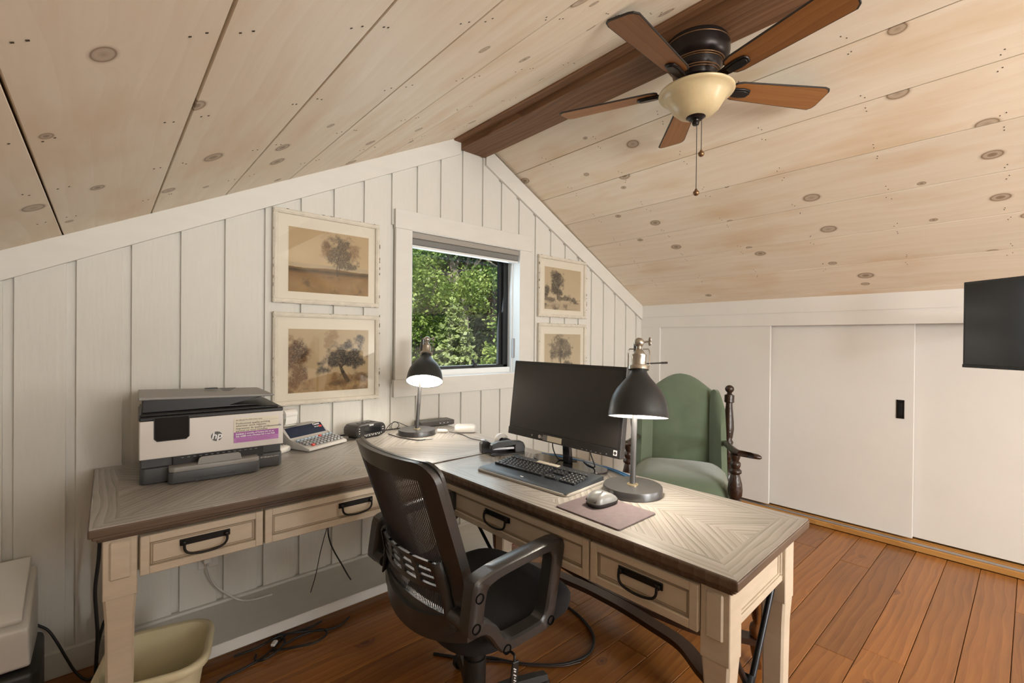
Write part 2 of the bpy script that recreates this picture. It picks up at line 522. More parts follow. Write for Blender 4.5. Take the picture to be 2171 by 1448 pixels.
plain('monitor_face', (0.024, 0.022, 0.020), 0.36, spec=0.6)
plain('hole_shade_black', (0.004, 0.004, 0.004), 0.95, spec=0.1)  # near-black colour stands in for the shade inside deeper holes
plain('monitor_frame', (0.020, 0.019, 0.019), 0.38)
plain('tv_face', (0.012, 0.013, 0.014), 0.16, spec=0.5)
plain('calc_grey', (0.50, 0.48, 0.45), 0.45)
plain('calc_key', (0.24, 0.245, 0.25), 0.45)
plain('calc_pale', (0.38, 0.50, 0.60), 0.5)
plain('calc_navy', (0.012, 0.02, 0.045), 0.18)
plain('red_key', (0.62, 0.05, 0.04), 0.4)
plain('paper', (0.80, 0.79, 0.76), 0.8)
plain('white_plastic', (0.72, 0.70, 0.66), 0.35)
plain('radio_dark', (0.055, 0.052, 0.050), 0.35)
plain('lamp_black', (0.030, 0.033, 0.036), 0.40, metal=0.3)
plain('lamp_inner', (0.85, 0.84, 0.80), 0.6)
plain('lamp_steel', (0.115, 0.115, 0.118), 0.35, metal=0.75)
plain('brushed_nickel', (0.42, 0.39, 0.34), 0.28, metal=0.9)
plain('brass', (0.62, 0.52, 0.33), 0.3, metal=0.9)
plain('pad_maroon', (0.115, 0.085, 0.088), 0.75, noise=0.12, nscale=60, bump=0.1, bscale=300)
plain('mouse_grey', (0.20, 0.20, 0.195), 0.35, metal=0.3)
plain('key_black', (0.022, 0.024, 0.028), 0.40)
plain('keyboard_body', (0.035, 0.042, 0.050), 0.38)
plain('keyboard_rim', (0.36, 0.34, 0.31), 0.4)
plain('cable_black', (0.012, 0.012, 0.013), 0.5)
plain('cable_blue', (0.03, 0.16, 0.36), 0.45)
plain('cable_white', (0.66, 0.64, 0.60), 0.5)
plain('green_velvet', (0.110, 0.150, 0.092), 0.9, noise=0.10, nscale=12, bump=0.1, bscale=260)
MATS['green_velvet'].node_tree.nodes['Principled BSDF'].inputs['Sheen Weight'].default_value = 0.5
plain('velvet_piping', (0.30, 0.28, 0.14), 0.8)
plain('carved_wood', (0.030, 0.014, 0.008), 0.28, noise=0.3, nscale=30, bump=0.5, bscale=70)
wood('stool_wood', [(0.2, (0.07, 0.022, 0.006)), (0.5, (0.16, 0.06, 0.015)), (0.8, (0.24, 0.10, 0.03))], along=2, across=30, rough=0.3, tone=0.1, coat=0.3)
plain('stool_dark', (0.045, 0.022, 0.014), 0.35)
plain('frame_cream', (0.70, 0.65, 0.555), 0.6, noise=0.10, nscale=25, bump=0.2, bscale=60)
plain('frame_chip', (0.17, 0.13, 0.09), 0.8)
plain('mat_board', (0.74, 0.69, 0.59), 0.8)
vcol('print_ink')
glass('frame_glass', (0.99, 0.99, 0.985), 1.5)
glass('window_glass', (0.97, 0.985, 0.98), 1.35)
plain('bin_cream', (0.74, 0.67, 0.45), 0.4)
plain('shade_fabric', (0.36, 0.335, 0.30), 0.8, bump=0.2, bscale=500)
plain('shade_grey', (0.20, 0.20, 0.19), 0.8, bump=0.2, bscale=500)
plain('sash_black', (0.010, 0.011, 0.012), 0.35)
plain('bronze', (0.018, 0.013, 0.012), 0.32, metal=0.6)
plain('bronze_band', (0.23, 0.135, 0.07), 0.35, metal=0.8)
wood('fan_blade', [(0.2, (0.17, 0.062, 0.014)), (0.5, (0.27, 0.11, 0.028)), (0.8, (0.34, 0.15, 0.045))], along=1.0, across=60, rough=0.4, tone=0.35, bump=0.03, wave=0.15)
plain('fan_edge', (0.018, 0.014, 0.012), 0.5)
plain('amber_glass', (0.60, 0.49, 0.29), 0.3, noise=0.14, nscale=9, spec=0.5)
MATS['amber_glass'].node_tree.nodes['Principled BSDF'].inputs['Subsurface Weight'].default_value = 0.15
emit('bulb_glow', (1.0, 0.90, 0.76), 45.0)
plain('outlet_white', (0.72, 0.69, 0.65), 0.4)
plain('dust_grey', (0.22, 0.22, 0.22), 0.9)
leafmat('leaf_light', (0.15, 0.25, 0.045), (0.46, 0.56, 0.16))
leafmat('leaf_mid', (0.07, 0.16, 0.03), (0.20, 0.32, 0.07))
leafmat('leaf_shade', (0.03, 0.075, 0.015), (0.09, 0.17, 0.04))  # shade of the deep woods is put into this leaf colour
leafmat('needle', (0.26, 0.34, 0.11), (0.46, 0.53, 0.22))
plain('bark_pale', (0.30, 0.25, 0.21), 0.9, noise=0.35, nscale=7, bump=0.8, bscale=20)
plain('bark_brown', (0.115, 0.075, 0.05), 0.9, noise=0.35, nscale=7, bump=0.8, bscale=20)
plain('forest_floor', (0.055, 0.06, 0.03), 0.95, noise=0.4, nscale=2)

# ------------------------------------------------------------------ room shell
YG = 2.46                      # face of the gable boards
XR = 3.797                     # face of the knee wall
XL, YF = -1.15, -3.0           # left wall, far end of the loft behind the photographer
def zl(x): return 2.5636 + 0.4987 * (x - 1.659)
def zr(x): return 2.5656 - 0.5275 * (x - 2.008)
RIDGE = 1.815
def zc(x): return zl(x) if x < RIDGE else zr(x)

# floor of individual pine planks running across the room
floor = struct('floor', 'orange-brown knotty pine plank floor')
B().bb(XL - .05, XR + .3, YF - .1, YG + .1, -.06, -.022).obj('subfloor', 'dark_gap', floor)
PW = 0.1417
rows = []
k0 = int(math.floor((YF - 0.0484) / PW))
rnd = random.Random(3)
fixed = {3: [2.30], 2: [2.42], 4: [3.30], 1: [1.55], 5: [1.35], 0: [3.6]}
for k in range(k0, 18):
    ya, yb = 0.0484 + PW * k, 0.0484 + PW * (k + 1)
    yb = min(yb, YG - 0.003)
    if yb - ya < 0.02: continue
    xs = [XL]
    if k in fixed: cuts = fixed[k][:] + [fixed[k][0] - 2.3]
    else:
        s0 = rnd.uniform(0.2, 2.2); cuts = [s0, s0 + rnd.uniform(1.5, 2.4)]
    for x in sorted(cuts):
        if XL + .4 < x < XR - .3: xs.append(x)
    xs.append(XR - .004)
    for xa, xb in zip(xs[:-1], xs[1:]):
        L_, W_ = xb - xa - .0016, yb - ya - .0022
        dz = rnd.uniform(-.0010, .0003)
        h = .02
        b = B(); cbv = .0016
        poly = [(-L_/2, -h), (-L_/2, -cbv), (-L_/2 + cbv, 0), (L_/2 - cbv, 0), (L_/2, -cbv), (L_/2, -h)]
        sec = lambda y, ins: [Vector((px, y, pz - (ins if pz == 0 else 0))) for px, pz in poly]
        b.loft([sec(-W_/2, cbv), sec(-W_/2 + cbv, 0), sec(W_/2 - cbv, 0), sec(W_/2, cbv)])
        b.obj('plank', 'floor_pine', floor, None, ((xa + xb) / 2, (ya + yb) / 2, dz))

# ceiling: whitewashed boards on two slopes
ceil = struct('ceiling', 'sloping ceiling of whitewashed knotty pine boards')
def slope_boards(seams, zf, side):
    n = Vector((0.4987 if side < 0 else -0.5275, 0, -1)).normalized()      # pointing into the room
    for xa, xb in zip(seams[:-1], seams[1:]):
        a, c = Vector((xa, 0, zf(xa))), Vector((xb, 0, zf(xb)))
        ex = Vector((0, 1, 0)); ez = -n if False else n; ey = ez.cross(ex)
        w = (c - a).length - (.0048 if side < 0 else .0040)
        mid = (a + c) / 2; mid.y = (YF + YG) / 2
        M = Matrix(((ex.x, ey.x, ez.x, mid.x), (ex.y, ey.y, ez.y, mid.y), (ex.z, ey.z, ez.z, mid.z), (0, 0, 0, 1)))
        B().box((0, 0, -.009), (YG - YF - .004, w, .018), .0016).obj('ceiling_board', 'pine_ceiling', ceil, None, None, None, M)
slope_boards([XL - .02, -.916, -.649, -.382, -.115, .149, .416, .685, .955, 1.222, 1.488, RIDGE - .06], zl, -1)
slope_boards([RIDGE + .06, 2.19, 2.4505, 2.711, 2.9715, 3.232, 3.490, 3.753, XR + .02], zr, 1)
B().prism([(XL - .3, zl(XL - .3) + .02), (RIDGE, 2.67), (RIDGE, 2.82), (XL - .3, zl(XL - .3) + .16)], YF - .3, YG + .35, 'xz').obj('roof_deck', 'deck_dark', ceil)
B().prism([(RIDGE, 2.685), (XR + .6, zr(XR + .6) + .02), (XR + .6, zr(XR + .6) + .16), (RIDGE, 2.82)], YF - .3, YG + .35, 'xz').obj('roof_deck', 'deck_dark', ceil)

nb = B()
rn = random.Random(9)
for seams, zf, nx in (([-.115, .149, .416, .685, .955, 1.222, 1.488], zl, .4987), ([2.19, 2.4505, 2.711, 2.9715, 3.232, 3.490], zr, -.5275)):
    n = Vector((nx, 0, -1)).normalized(); t = Vector((1, 0, zf(1) - zf(0))).normalized()
    for x in seams:
        for yj in (-.32, .09, .50, .91, 1.32, 1.73, 2.14):
            for off in (-.045, -.030, .030, .045):
                p = Vector((x, yj + rn.uniform(-.012, .012), zf(x))) + t * (off + rn.uniform(-.006, .006))
                nb.box(p + n * .0003, (.0042, .0036, .0012), 0, (0, math.atan2(-t.z, t.x), 0))
no = nb.obj('nail_holes', 'dark_gap', ceil); no['kind'] = 'stuff'

# gable wall with the window opening
WX0, WX1, WZ0, WZ1 = 1.363, 2.232, 1.058, 1.936
gw = struct('wall_back', 'white board wall of the gable with vertical grooves')
yb0, yb1 = YG + .013, YG + .16
b = B()
b.prism([(XL - .1, -.06), (WX0, -.06), (WX0, zl(WX0) + .05), (XL - .1, zl(XL - .1) + .05)], yb0, yb1, 'xz')
b.prism([(WX1, -.06), (XR + .45, -.06), (XR + .45, zr(XR + .45) + .05), (WX1, zr(WX1) + .05)], yb0, yb1, 'xz')
b.prism([(WX0, -.06), (WX1, -.06), (WX1, WZ0), (WX0, WZ0)], yb0, yb1, 'xz')
b.prism([(WX0, WZ1), (WX1, WZ1), (WX1, zr(WX1) + .05), (RIDGE, 2.70), (WX0, zl(WX0) + .05)], yb0, yb1, 'xz')
b.obj('wall_backing', 'wall_paint', gw)
PIT = 0.1655
for k in range(-6, 25):
    xa = -0.244 + PIT * k
    xb = xa + PIT - 0.028
    xb = min(xb, XR + .01)
    if xb - xa < .02 or xa < XL: continue
    spans = [(0.0, None)]
    if xb > WX0 - .05 and xa < WX1 + .05: spans = [(0.0, WZ0 - .02), (WZ1 + .02, None)]
    for za, zb in spans:
        if zb is None:
            top = [(xb, zc(xb) - .006), (RIDGE, zc(RIDGE) - .006), (xa, zc(xa) - .006)] if xa < RIDGE < xb else [(xb, zc(xb) - .006), (xa, zc(xa) - .006)]
        else: top = [(xb, zb), (xa, zb)]
        B().prism([(xa, za), (xb, za)] + top, YG, YG + .019, 'xz', .0012).obj('board', 'wall_paint', gw)

# raking trim, baseboard, low painted ledge
t = B().prism([(XL, zl(XL)), (1.712, zl(1.712)), (1.712, zl(1.712) - .108), (XL, zl(XL) - .108)], YG - .019, YG + .004, 'xz', .001).obj('trim_1', 'trim_paint'); t['kind'] = 'structure'; t['label'] = 'sloping white trim board under the left ceiling slope'
t = B().prism([(1.918, zr(1.918) - .02), (XR, zr(XR)), (XR, zr(XR) - .128), (1.918, zr(1.918) - .148)], YG - .019, YG + .004, 'xz', .001).obj('trim_2', 'trim_paint'); t['kind'] = 'structure'; t['label'] = 'sloping white trim board under the right ceiling slope'
t = B().bb(XL, XR, YG - .018, YG + .004, 0, .096, .002).obj('baseboard_back', 'trim_paint'); t['kind'] = 'structure'; t['label'] = 'white baseboard along the gable wall'
t = B().bb(.02, 1.93, 2.115, YG - .019, .040, .086, .003).bb(.06, 1.89, 2.19, YG - .019, 0, .041).obj('trim_3', 'trim_paint'); t['kind'] = 'structure'; t['label'] = 'low white ledge along the wall under the desk'

# ridge beam
bm_ = struct('trim_4', 'dark brown boxed ridge beam carrying the ceiling fan')
def beam_part(name, x0, x1, z0, z1, bev=.003):
    L_ = YG - YF - .004
    M = Matrix(((0, 1, 0, (x0 + x1) / 2), (1, 0, 0, (YF + YG) / 2), (0, 0, -1, (z0 + z1) / 2), (0, 0, 0, 1)))
    return B().box((0, 0, 0), (L_, x1 - x0, z1 - z0), bev).obj(name, 'beam_wood', bm_, None, None, None, M)
beam_part('beam', 1.712, 1.918, 2.514, 2.68)
beam_part('side_strip', 1.656, 1.711, 2.552, 2.582, .002)
beam_part('side_strip', 1.919, 1.944, 2.548, 2.592, .002)

# knee wall with three by-passing sliding panels
kw = struct('wall_right', 'low white knee wall with sliding panels')
ZD = 1.4195
B().bb(XR, XR + .03, YF, YG, 1.515, 1.70).obj('frieze_board', 'door_paint', kw)
B().bb(XR + .006, XR + .036, YF, YG, ZD, 1.516).obj('header_board', 'door_paint', kw)
B().bb(XR + .006, XR + .036, 2.264, YG, 0, ZD + .001).obj('corner_stile', 'door_paint', kw)
B().bb(XR + .16, XR + .20, -.5, YG + .02, -.02, 1.8).obj('closet_back', 'dark_gap', kw)
B().bb(XR + .03, XR + .17, YF, YG, ZD + .004, ZD + .12).obj('top_track', 'dark_gap', kw)
for i, (xf, ya, yb_) in enumerate(((3.818, 1.336, 2.272), (3.858, .502, 1.42), (3.898, -.42, .56)), 1):
    d = struct('door_%d' % i, ('white flat sliding panel nearest the gable corner', 'white flat sliding panel with the black recessed pull', 'white flat sliding panel under the wall-mounted television')[i - 1])
    B().bb(xf, xf + .022, ya, yb_, .054, ZD + .02, .0015).obj('panel', 'door_paint', d)
    if i == 2:
        pl = B(); y0, y1, z0, z1 = .548, .588, .810, .930
        pl.bb(xf - .002, xf + .001, y0, y1, z0, z1, .001)
        pl.bb(xf - .004, xf, y0, y0 + .006, z0, z1).bb(xf - .004, xf, y1 - .006, y1, z0, z1).bb(xf - .004, xf, y0, y1, z0, z0 + .008).bb(xf - .004, xf, y0, y1, z1 - .008, z1)
        pp = pl.obj('recessed_pull', 'black_iron', d)
        B().bb(xf - .0035, xf - .002, y0 + .011, y1 - .011, z0 + .02, z1 - .02, .001).obj('finger_cup', 'sash_black', pp)
b = B()
b.bb(XR + .03, XR + .06, YF, -2.95, 0, ZD).bb(XR + .03, XR + .06, -2.03, -.43, 0, ZD).bb(XR + .03, XR + .06, -2.95, -2.03, 0, .58).bb(XR + .03, XR + .06, -2.95, -2.03, 1.34, ZD)
b.obj('rear_panel', 'door_paint', kw)
w3 = struct('fill_window', 'low window added in the knee wall to brighten the left ceiling')  # invented opening that houses the side fill light
b = B()
for y in (-2.95, -2.515, -2.08): b.bb(XR + .032, XR + .058, y, y + .05, .58, 1.34, .003)
b.bb(XR + .032, XR + .058, -2.95, -2.03, .58, .63, .003).bb(XR + .032, XR + .058, -2.95, -2.03, 1.29, 1.34, .003)
b.obj('window_frame', 'window_paint', w3)
for y in (-2.91, -2.475): B().bb(XR + .043, XR + .046, y, y + .40, .61, 1.31).obj('pane', 'window_glass', w3)
rl = struct('trim_5', 'pine floor rail with metal track below the sliding panels')
def along_y(name, x0, x1, z0, z1, mat, bev=.002):
    L_ = 2.44 - YF
    M = Matrix(((0, 1, 0, (x0 + x1) / 2), (1, 0, 0, (YF + 2.44) / 2), (0, 0, -1, (z0 + z1) / 2), (0, 0, 0, 1)))
    return B().box((0, 0, 0), (L_, x1 - x0, z1 - z0), bev).obj(name, mat, rl, None, None, None, M)
along_y('rail', 3.795, 3.955, 0.0, .036, 'rail_pine', .004)
along_y('track', 3.806, 3.838, .036, .041, 'aluminium', .001)
along_y('guide_strip', 3.862, 3.872, .036, .041, 'rail_pine', .001)
along_y('guide_strip', 3.902, 3.912, .036, .041, 'rail_pine', .001)

# unseen sides of the loft: left wall and far gable with its window
lw = B().bb(XL - .05, XL, YF, YG + .02, 0, zl(XL) + .03).obj('wall_left', 'wall_paint'); lw['kind'] = 'structure'; lw['label'] = 'low white wall on the left side of the loft'
b = B(); fx0, fx1, fz0, fz1 = .15, 1.95, .83, 2.05
b.prism([(XL - .05, -.06), (fx0, -.06), (fx0, zl(fx0) + .04), (XL - .05, zl(XL) + .02)], YF - .12, YF, 'xz')
b.prism([(fx1, -.06), (XR + .3, -.06), (XR + .3, zr(XR + .3) + .04), (fx1, zr(fx1) + .04)], YF - .12, YF, 'xz')
b.prism([(fx0, -.06), (fx1, -.06), (fx1, fz0), (fx0, fz0)], YF - .12, YF, 'xz')
b.prism([(fx0, fz1), (fx1, fz1), (fx1, zr(fx1) + .04), (RIDGE, 2.69), (fx0, zl(fx0) + .04)], YF - .12, YF, 'xz')
fw = b.obj('wall_front', 'wall_paint'); fw['kind'] = 'structure'; fw['label'] = 'white far gable wall behind the photographer'
hw = B().bb(XL, 1.10, -1.36, -1.26, 0, 1.44, .004).obj('wall_light_block', 'wall_paint'); hw['kind'] = 'structure'; hw['label'] = 'white half wall added out of view to shade the left gable'  # unseen wall put in to keep rear light off the left gable
w2 = struct('window_2', 'wide window in the far gable wall behind the photographer')
b = B()
for x in (fx0, .72, 1.30, fx1 - .06): b.bb(x, x + .06, YF - .09, YF - .04, fz0, fz1, .003)
b.bb(fx0, fx1, YF - .09, YF - .04, fz0, fz0 + .06, .003).bb(fx0, fx1, YF - .09, YF - .04, fz1 - .06, fz1, .003)
b.obj('window_frame', 'window_paint', w2)
for x in (fx0 + .06, .78, 1.36): B().bb(x, x + .52, YF - .068, YF - .064, fz0 + .05, fz1 - .05).obj('pane', 'window_glass', w2)

# desk window: casing, jambs, white liner, black sash, pane
w1 = struct('window_1', 'square window with white casing and black sash above the desk')
cy0, cy1 = YG - .022, YG + .001
B().bb(1.256, 2.345, cy0 - .003, cy1, WZ1, 2.046, .0015).obj('head_casing', 'trim_paint', w1)
B().bb(1.252, 2.345, cy0 - .003, cy1, .957, WZ0, .0015).obj('apron', 'trim_paint', w1)
B().bb(1.260, WX0, cy0, cy1, WZ0, WZ1, .0015).obj('side_casing', 'trim_paint', w1)
B().bb(WX1, 2.340, cy0, cy1, WZ0, WZ1, .0015).obj('side_casing', 'trim_paint', w1)
JY = YG + .155
B().bb(WX0 - .015, WX0 + .003, YG - .02, JY, WZ0, WZ1).obj('jamb', 'window_paint', w1)
B().bb(WX1 - .003, WX1 + .015, YG - .02, JY, WZ0, WZ1).obj('jamb', 'window_paint', w1)
B().bb(WX0, WX1, YG - .02, JY, WZ1 - .003, WZ1 + .015).obj('head_jamb', 'window_paint', w1)
B().bb(WX0, WX1, YG - .024, JY, WZ0 - .015, WZ0 + .004).obj('sill', 'window_paint', w1)
b = B(); fy0, fy1 = YG + .075, YG + .135
b.bb(WX0, WX0 + .045, fy0, fy1, WZ0, WZ1, .003).bb(WX1 - .009, WX1, fy0, fy1, WZ0, WZ1, .003).bb(WX0, WX1, fy0, fy1, WZ0, WZ0 + .04, .003).bb(WX0, WX1, fy0, fy1, WZ1 - .04, WZ1, .003)
b.bb(WX1 - .012, WX1 - .003, fy0 - .02, fy0 + .002, WZ0 + .002, WZ1, .002)
b.obj('liner_frame', 'window_paint', w1)
sx0, sx1, sz0, sz1 = WX0 + .044, WX1 - .008, WZ0 + .034, WZ1 - .03
b = B()
b.bb(sx0, sx0 + .030, fy0 + .025, fy1 + .012, sz0, sz1, .003).bb(sx1 - .045, sx1, fy0 + .025, fy1 + .012, sz0, sz1, .003)
b.bb(sx1 - .070, sx1 - .043, fy0 + .045, fy1 + .012, sz0, sz1, .003)
b.bb(sx0, sx1, fy0 + .025, fy1 + .012, sz0, sz0 + .025, .003).bb(sx0, sx1, fy0 + .025, fy1 + .012, sz1 - .04, sz1, .003)
b.obj('sash', 'sash_black', w1)
B().bb(sx0 + .02, sx1 - .05, fy0 + .060, fy0 + .064, sz0 + .02, sz1 - .03).obj('pane', 'window_glass', w1)
h = B().bb(1.905, 1.935, fy0 + .012, fy0 + .03, sz0 + .012, sz0 + .042, .003).box((1.905, fy0 + .015, sz0 + .05), (.014, .012, .04), .003, (0, -.5, 0)).obj('crank_handle', 'sash_black', w1)
B().bb(WX1 - .012, WX1 - .003, fy0 - .044, fy0 - .022, 1.165, 1.305, .003).obj('latch_lever', 'aluminium', w1)

# rolled-up shade in the window head
sh = thing('roller_shade', 'rolled-up taupe fabric shade at the top of the window', 'window shade', (1.80, YG + .03, 1.86))
B().prism([(-.43 + .86 * i_, j_) for i_, j_ in ((0, 0), (1, 0), (1, .036), (0, .036))], -.032, .030, 'xz', .004).obj('lower_fold', 'shade_grey', sh, None, (0, 0, 0))
B().bb(-.43, .43, -.038, .030, .037, .073, .006, 2).obj('upper_fold', 'shade_fabric', sh, 60)
B().bb(-.432, .432, -.026, .022, -.014, -.001, .003).obj('bottom_rail', 'window_paint', sh)
# ------------------------------------------------------------------ desks
def clip(poly, nx, ny, d):
    """keep the side nx*x + ny*y <= d"""
    out = []
    for i in range(len(poly)):
        p, q = poly[i], poly[(i + 1) % len(poly)]
        a, c = nx * p[0] + ny * p[1] - d, nx * q[0] + ny * q[1] - d
        if a <= 0: out.append(p)
        if (a < 0 < c) or (c < 0 < a):
            t = a / (a - c); out.append((p[0] + (q[0] - p[0]) * t, p[1] + (q[1] - p[1]) * t))
    return out
def veneer(name, poly, direc, z0, z1, parent, mat='desk_oak'):
    cx = sum(p[0] for p in poly) / len(poly); cy = sum(p[1] for p in poly) / len(poly)
    L_ = math.hypot(*direc); dx, dy = direc[0] / L_, direc[1] / L_
    loc = [((p[0] - cx) * dx + (p[1] - cy) * dy, -(p[0] - cx) * dy + (p[1] - cy) * dx) for p in poly]
    M = Matrix(((dx, -dy, 0, cx), (dy, dx, 0, cy), (0, 0, 1, 0), (0, 0, 0, 1)))
    return B().prism(loc, z0, z1, 'xy').obj(name, mat, parent, None, None, None, M)
def desk_top(parent, lx, ly, long_axis):
    Z = .782
    core = B().prism([(0, 0), (lx, 0), (lx, ly), (0, ly)], Z - .026, Z - .0025, 'xy', .004, 2).obj('tabletop_core', 'desk_edge', parent)
    b = B()
    b.prism([(.008, .008), (lx - .008, .008), (lx - .008, ly - .008), (.008, ly - .008)], Z - .036, Z - .025, 'xy', .004, 2)
    b.prism([(.018, .018), (lx - .018, .018), (lx - .018, ly - .018), (.018, ly - .018)], Z - .046, Z - .035, 'xy', .003, 2)
    b.obj('edge_moulding', 'desk_edge', parent)
    w, g, e = .068, .0004, .003
    z0, z1 = Z - .003, Z
    A = [(e, e), (lx - e, e), (lx - e, ly - e), (e, ly - e)]
    I = [(w, w), (lx - w, w), (lx - w, ly - w), (w, ly - w)]
    for i in range(4):
        j = (i + 1) % 4
        veneer('border_strip', [A[i], A[j], I[j], I[i]], (A[j][0] - A[i][0], A[j][1] - A[i][1]), z0, z1, parent)
    sw = .052
    cx, cy = lx / 2, ly / 2
    for sx in (0, 1):
        for sy in (0, 1):
            q = [(w if sx == 0 else cx, w if sy == 0 else cy), (cx if sx == 0 else lx - w, w if sy == 0 else cy), (cx if sx == 0 else lx - w, cy if sy == 0 else ly - w), (w if sx == 0 else cx, cy if sy == 0 else ly - w)]
            d = (1, 1) if sx == sy else (1, -1)
            n = (-d[1] / math.sqrt(2), d[0] / math.sqrt(2))
            vals = [n[0] * p[0] + n[1] * p[1] for p in q]
            t = math.floor(min(vals) / sw) * sw
            while t < max(vals):
                pl = clip(clip(q, n[0], n[1], t + sw - g), -n[0], -n[1], -(t + g))
                if len(pl) >= 3 and abs(sum(pl[i][0] * pl[(i + 1) % len(pl)][1] - pl[(i + 1) % len(pl)][0] * pl[i][1] for i in range(len(pl)))) > 2e-5:
                    veneer('veneer_strip', pl, d, z0, z1, parent)
                t += sw
def bail_handle(parent, M):
    """rectangular backplate with a drop bail; local x = width, -y = outwards"""
    p = B().box((0, -.002, .0), (.130, .004, .019), .0012).obj('handle', 'black_iron', parent, None, None, None, M)
    b = B()
    for s in (-1, 1):
        b.box((s * .055, -.008, -.001), (.012, .012, .013), .002)
    pts = smooth_path([(-.055, -.015, -.001), (-.054, -.017, -.018), (-.044, -.018, -.030), (-.022, -.018, -.036), (0, -.018, -.0375), (.022, -.018, -.036), (.044, -.018, -.030), (.054, -.017, -.018), (.055, -.015, -.001)], 4)
    b.tube(pts, .0036, 8)
    b.obj('bail', 'black_iron', p, 50)
def drawer(parent, M, w, h):
    """drawer front with recessed panel; origin at its centre, -y = outwards"""
    b = B()
    b.box((0, .003, 0), (w, .016, h), .0015)
    fr = .022
    y = -.0085
    for s in (-1, 1):
        b.box((s * (w / 2 - fr / 2), y, 0), (fr, .009, h), .002)
        b.box((0, y, s * (h / 2 - fr / 2)), (w - 2 * fr + .002, .009, fr), .002)
    d = b.obj('drawer', 'desk_cream', parent, None, None, None, M)
    b = B()
    for s in (-1, 1):
        b.box((s * (w / 2 - fr - .0025), -.0055, 0), (.003, .003, h - 2 * fr))
        b.box((0, -.0055, s * (h / 2 - fr - .0025)), (w - 2 * fr, .003, .003))
        b.box((s * (w / 2 - fr - .0075), -.0050, 0), (.002, .003, h - 2 * fr - .012))
        b.box((0, -.0050, s * (h / 2 - fr - .0075)), (w - 2 * fr - .012, .003, .002))
    b.obj('bead', 'desk_glaze', d)
    bail_handle(d, Matrix.Translation((0, -.006, .012)))
    return d
def desk_leg(parent, x0, x1, y0, y1, faces, top=.738):
    """square post with a raised panel on the given faces, cut back below"""
    b = B()
    b.bb(x0, x1, y0, y1, .565, top, .002)
    m = .005
    xc, yc = (x0 + x1) / 2, (y0 + y1) / 2
    q = lambda i: [(x0 + i, y0 + i + .006), (x0 + i + .006, y0 + i), (x1 - i - .006, y0 + i), (x1 - i, y0 + i + .006), (x1 - i, y1 - i - .006), (x1 - i - .006, y1 - i), (x0 + i + .006, y1 - i), (x0 + i, y1 - i - .006)]
    b.loft([[Vector((*p, z)) for p in q(i)] for z, i in ((0, .010), (.50, m), (.566, .001))])
    leg = b.obj('leg', 'desk_cream', parent)
    for f in faces:
        b = B()
        za, zb, ins = .618, .727, .014
        if f == '-y': b.bb(x0 + ins, x1 - ins, y0 - .006, y0 + .002, za, zb, .005)
        if f == '+y': b.bb(x0 + ins, x1 - ins, y1 - .002, y1 + .006, za, zb, .005)
        if f == '-x': b.bb(x0 - .006, x0 + .002, y0 + ins, y1 - ins, za, zb, .005)
        b.obj('corner_block', 'desk_cream', leg)
    return leg

# desk along the gable wall
DL = thing('writing_desk', 'long cream desk with grey-brown chevron top along the gable wall, carrying the printer', 'desk', (-.030, 1.655, 0), R(-0.35))
LX, LY = 1.575, .762
desk_top(DL, LX, LY, 'x')
for xa in (.030, LX - .105):
    desk_leg(DL, xa, xa + .075, .034, .109, ['-y'])
    desk_leg(DL, xa, xa + .075, LY - .105, LY - .030, [])
ID = Matrix.Identity(4)
drawer(DL, Matrix.Translation((.268, .036, .671)), .316, .112)
drawer(DL, Matrix.Translation((.742, .036, .671)), .620, .112)
drawer(DL, Matrix.Translation((1.215, .036, .671)), .316, .112)
B().bb(.105, LX - .105, .050, .066, .625, .738).bb(.105, LX - .105, LY - .06, LY - .044, .60, .738).obj('apron', 'desk_cream', DL)
for xa in (.045, LX - .06): B().bb(xa, xa + .016, .10, LY - .10, .60, .738).obj('side_apron', 'desk_cream', DL)

xb_ = LX - .068
br = B().tube([(xb_, .10, .632), (xb_, LY / 2, .390), (xb_, LY - .10, .148)], .0085, 12).obj('cross_brace', 'black_rod', DL, 60)
B().tube([(xb_ + .012, LY - .10, .632), (xb_ + .012, LY / 2, .390), (xb_ + .012, .10, .148)], .0085, 12).obj('cross_brace', 'black_rod', DL, 60)
B().cyl((xb_ + .006, LY / 2 - .02, .390), (xb_ + .006, LY / 2 + .02, .390), .014, .014, 16).obj('brace_hub', 'black_rod', br, 60)

# desk with the monitor, at a right angle to it
DR = thing('writing_desk', 'cream desk with pale chevron top and iron end braces, carrying the monitor and keyboard', 'desk', (1.0243, .4165, 0), R(1.45))
RX, RY = .526, 1.214
desk_top(DR, RX, RY, 'y')
def MR(y, z, x=.030):        # frame of a drawer in the front (-x) face
    return Matrix(((0, 1, 0, x), (-1, 0, 0, y), (0, 0, 1, z), (0, 0, 0, 1)))
drawer(DR, MR(.252, .675), .312, .112)
drawer(DR, MR(.812, .675), .796, .112)
for ya in (.026,):
    desk_leg(DR, .026, .092, ya, ya + .068, ['-x'])
    desk_leg(DR, .404, .474, ya, ya + .068, [])
B().bb(.046, .062, .09, RY - .09, .625, .738).bb(.44, .456, .09, RY - .09, .62, .738).obj('apron', 'desk_cream', DR)
for ya, s in ((.040, -1), (RY - .056, 1)):
    sp = B().bb(.088, .408, ya, ya + .016, .628, .738).obj('side_apron', 'desk_cream', DR)
    b = B(); yo = ya - .001 if s < 0 else ya + .017
    b.bb(.088, .408, yo - .005, yo + .005, .628, .646, .003).bb(.398, .408, yo - .004, yo + .004, .646, .735, .002).bb(.382, .388, yo - .002, yo + .002, .652, .735, .001).bb(.088, .390, yo - .003, yo + .003, .652, .656, .001)
    b.obj('panel_moulding', 'desk_cream', sp)
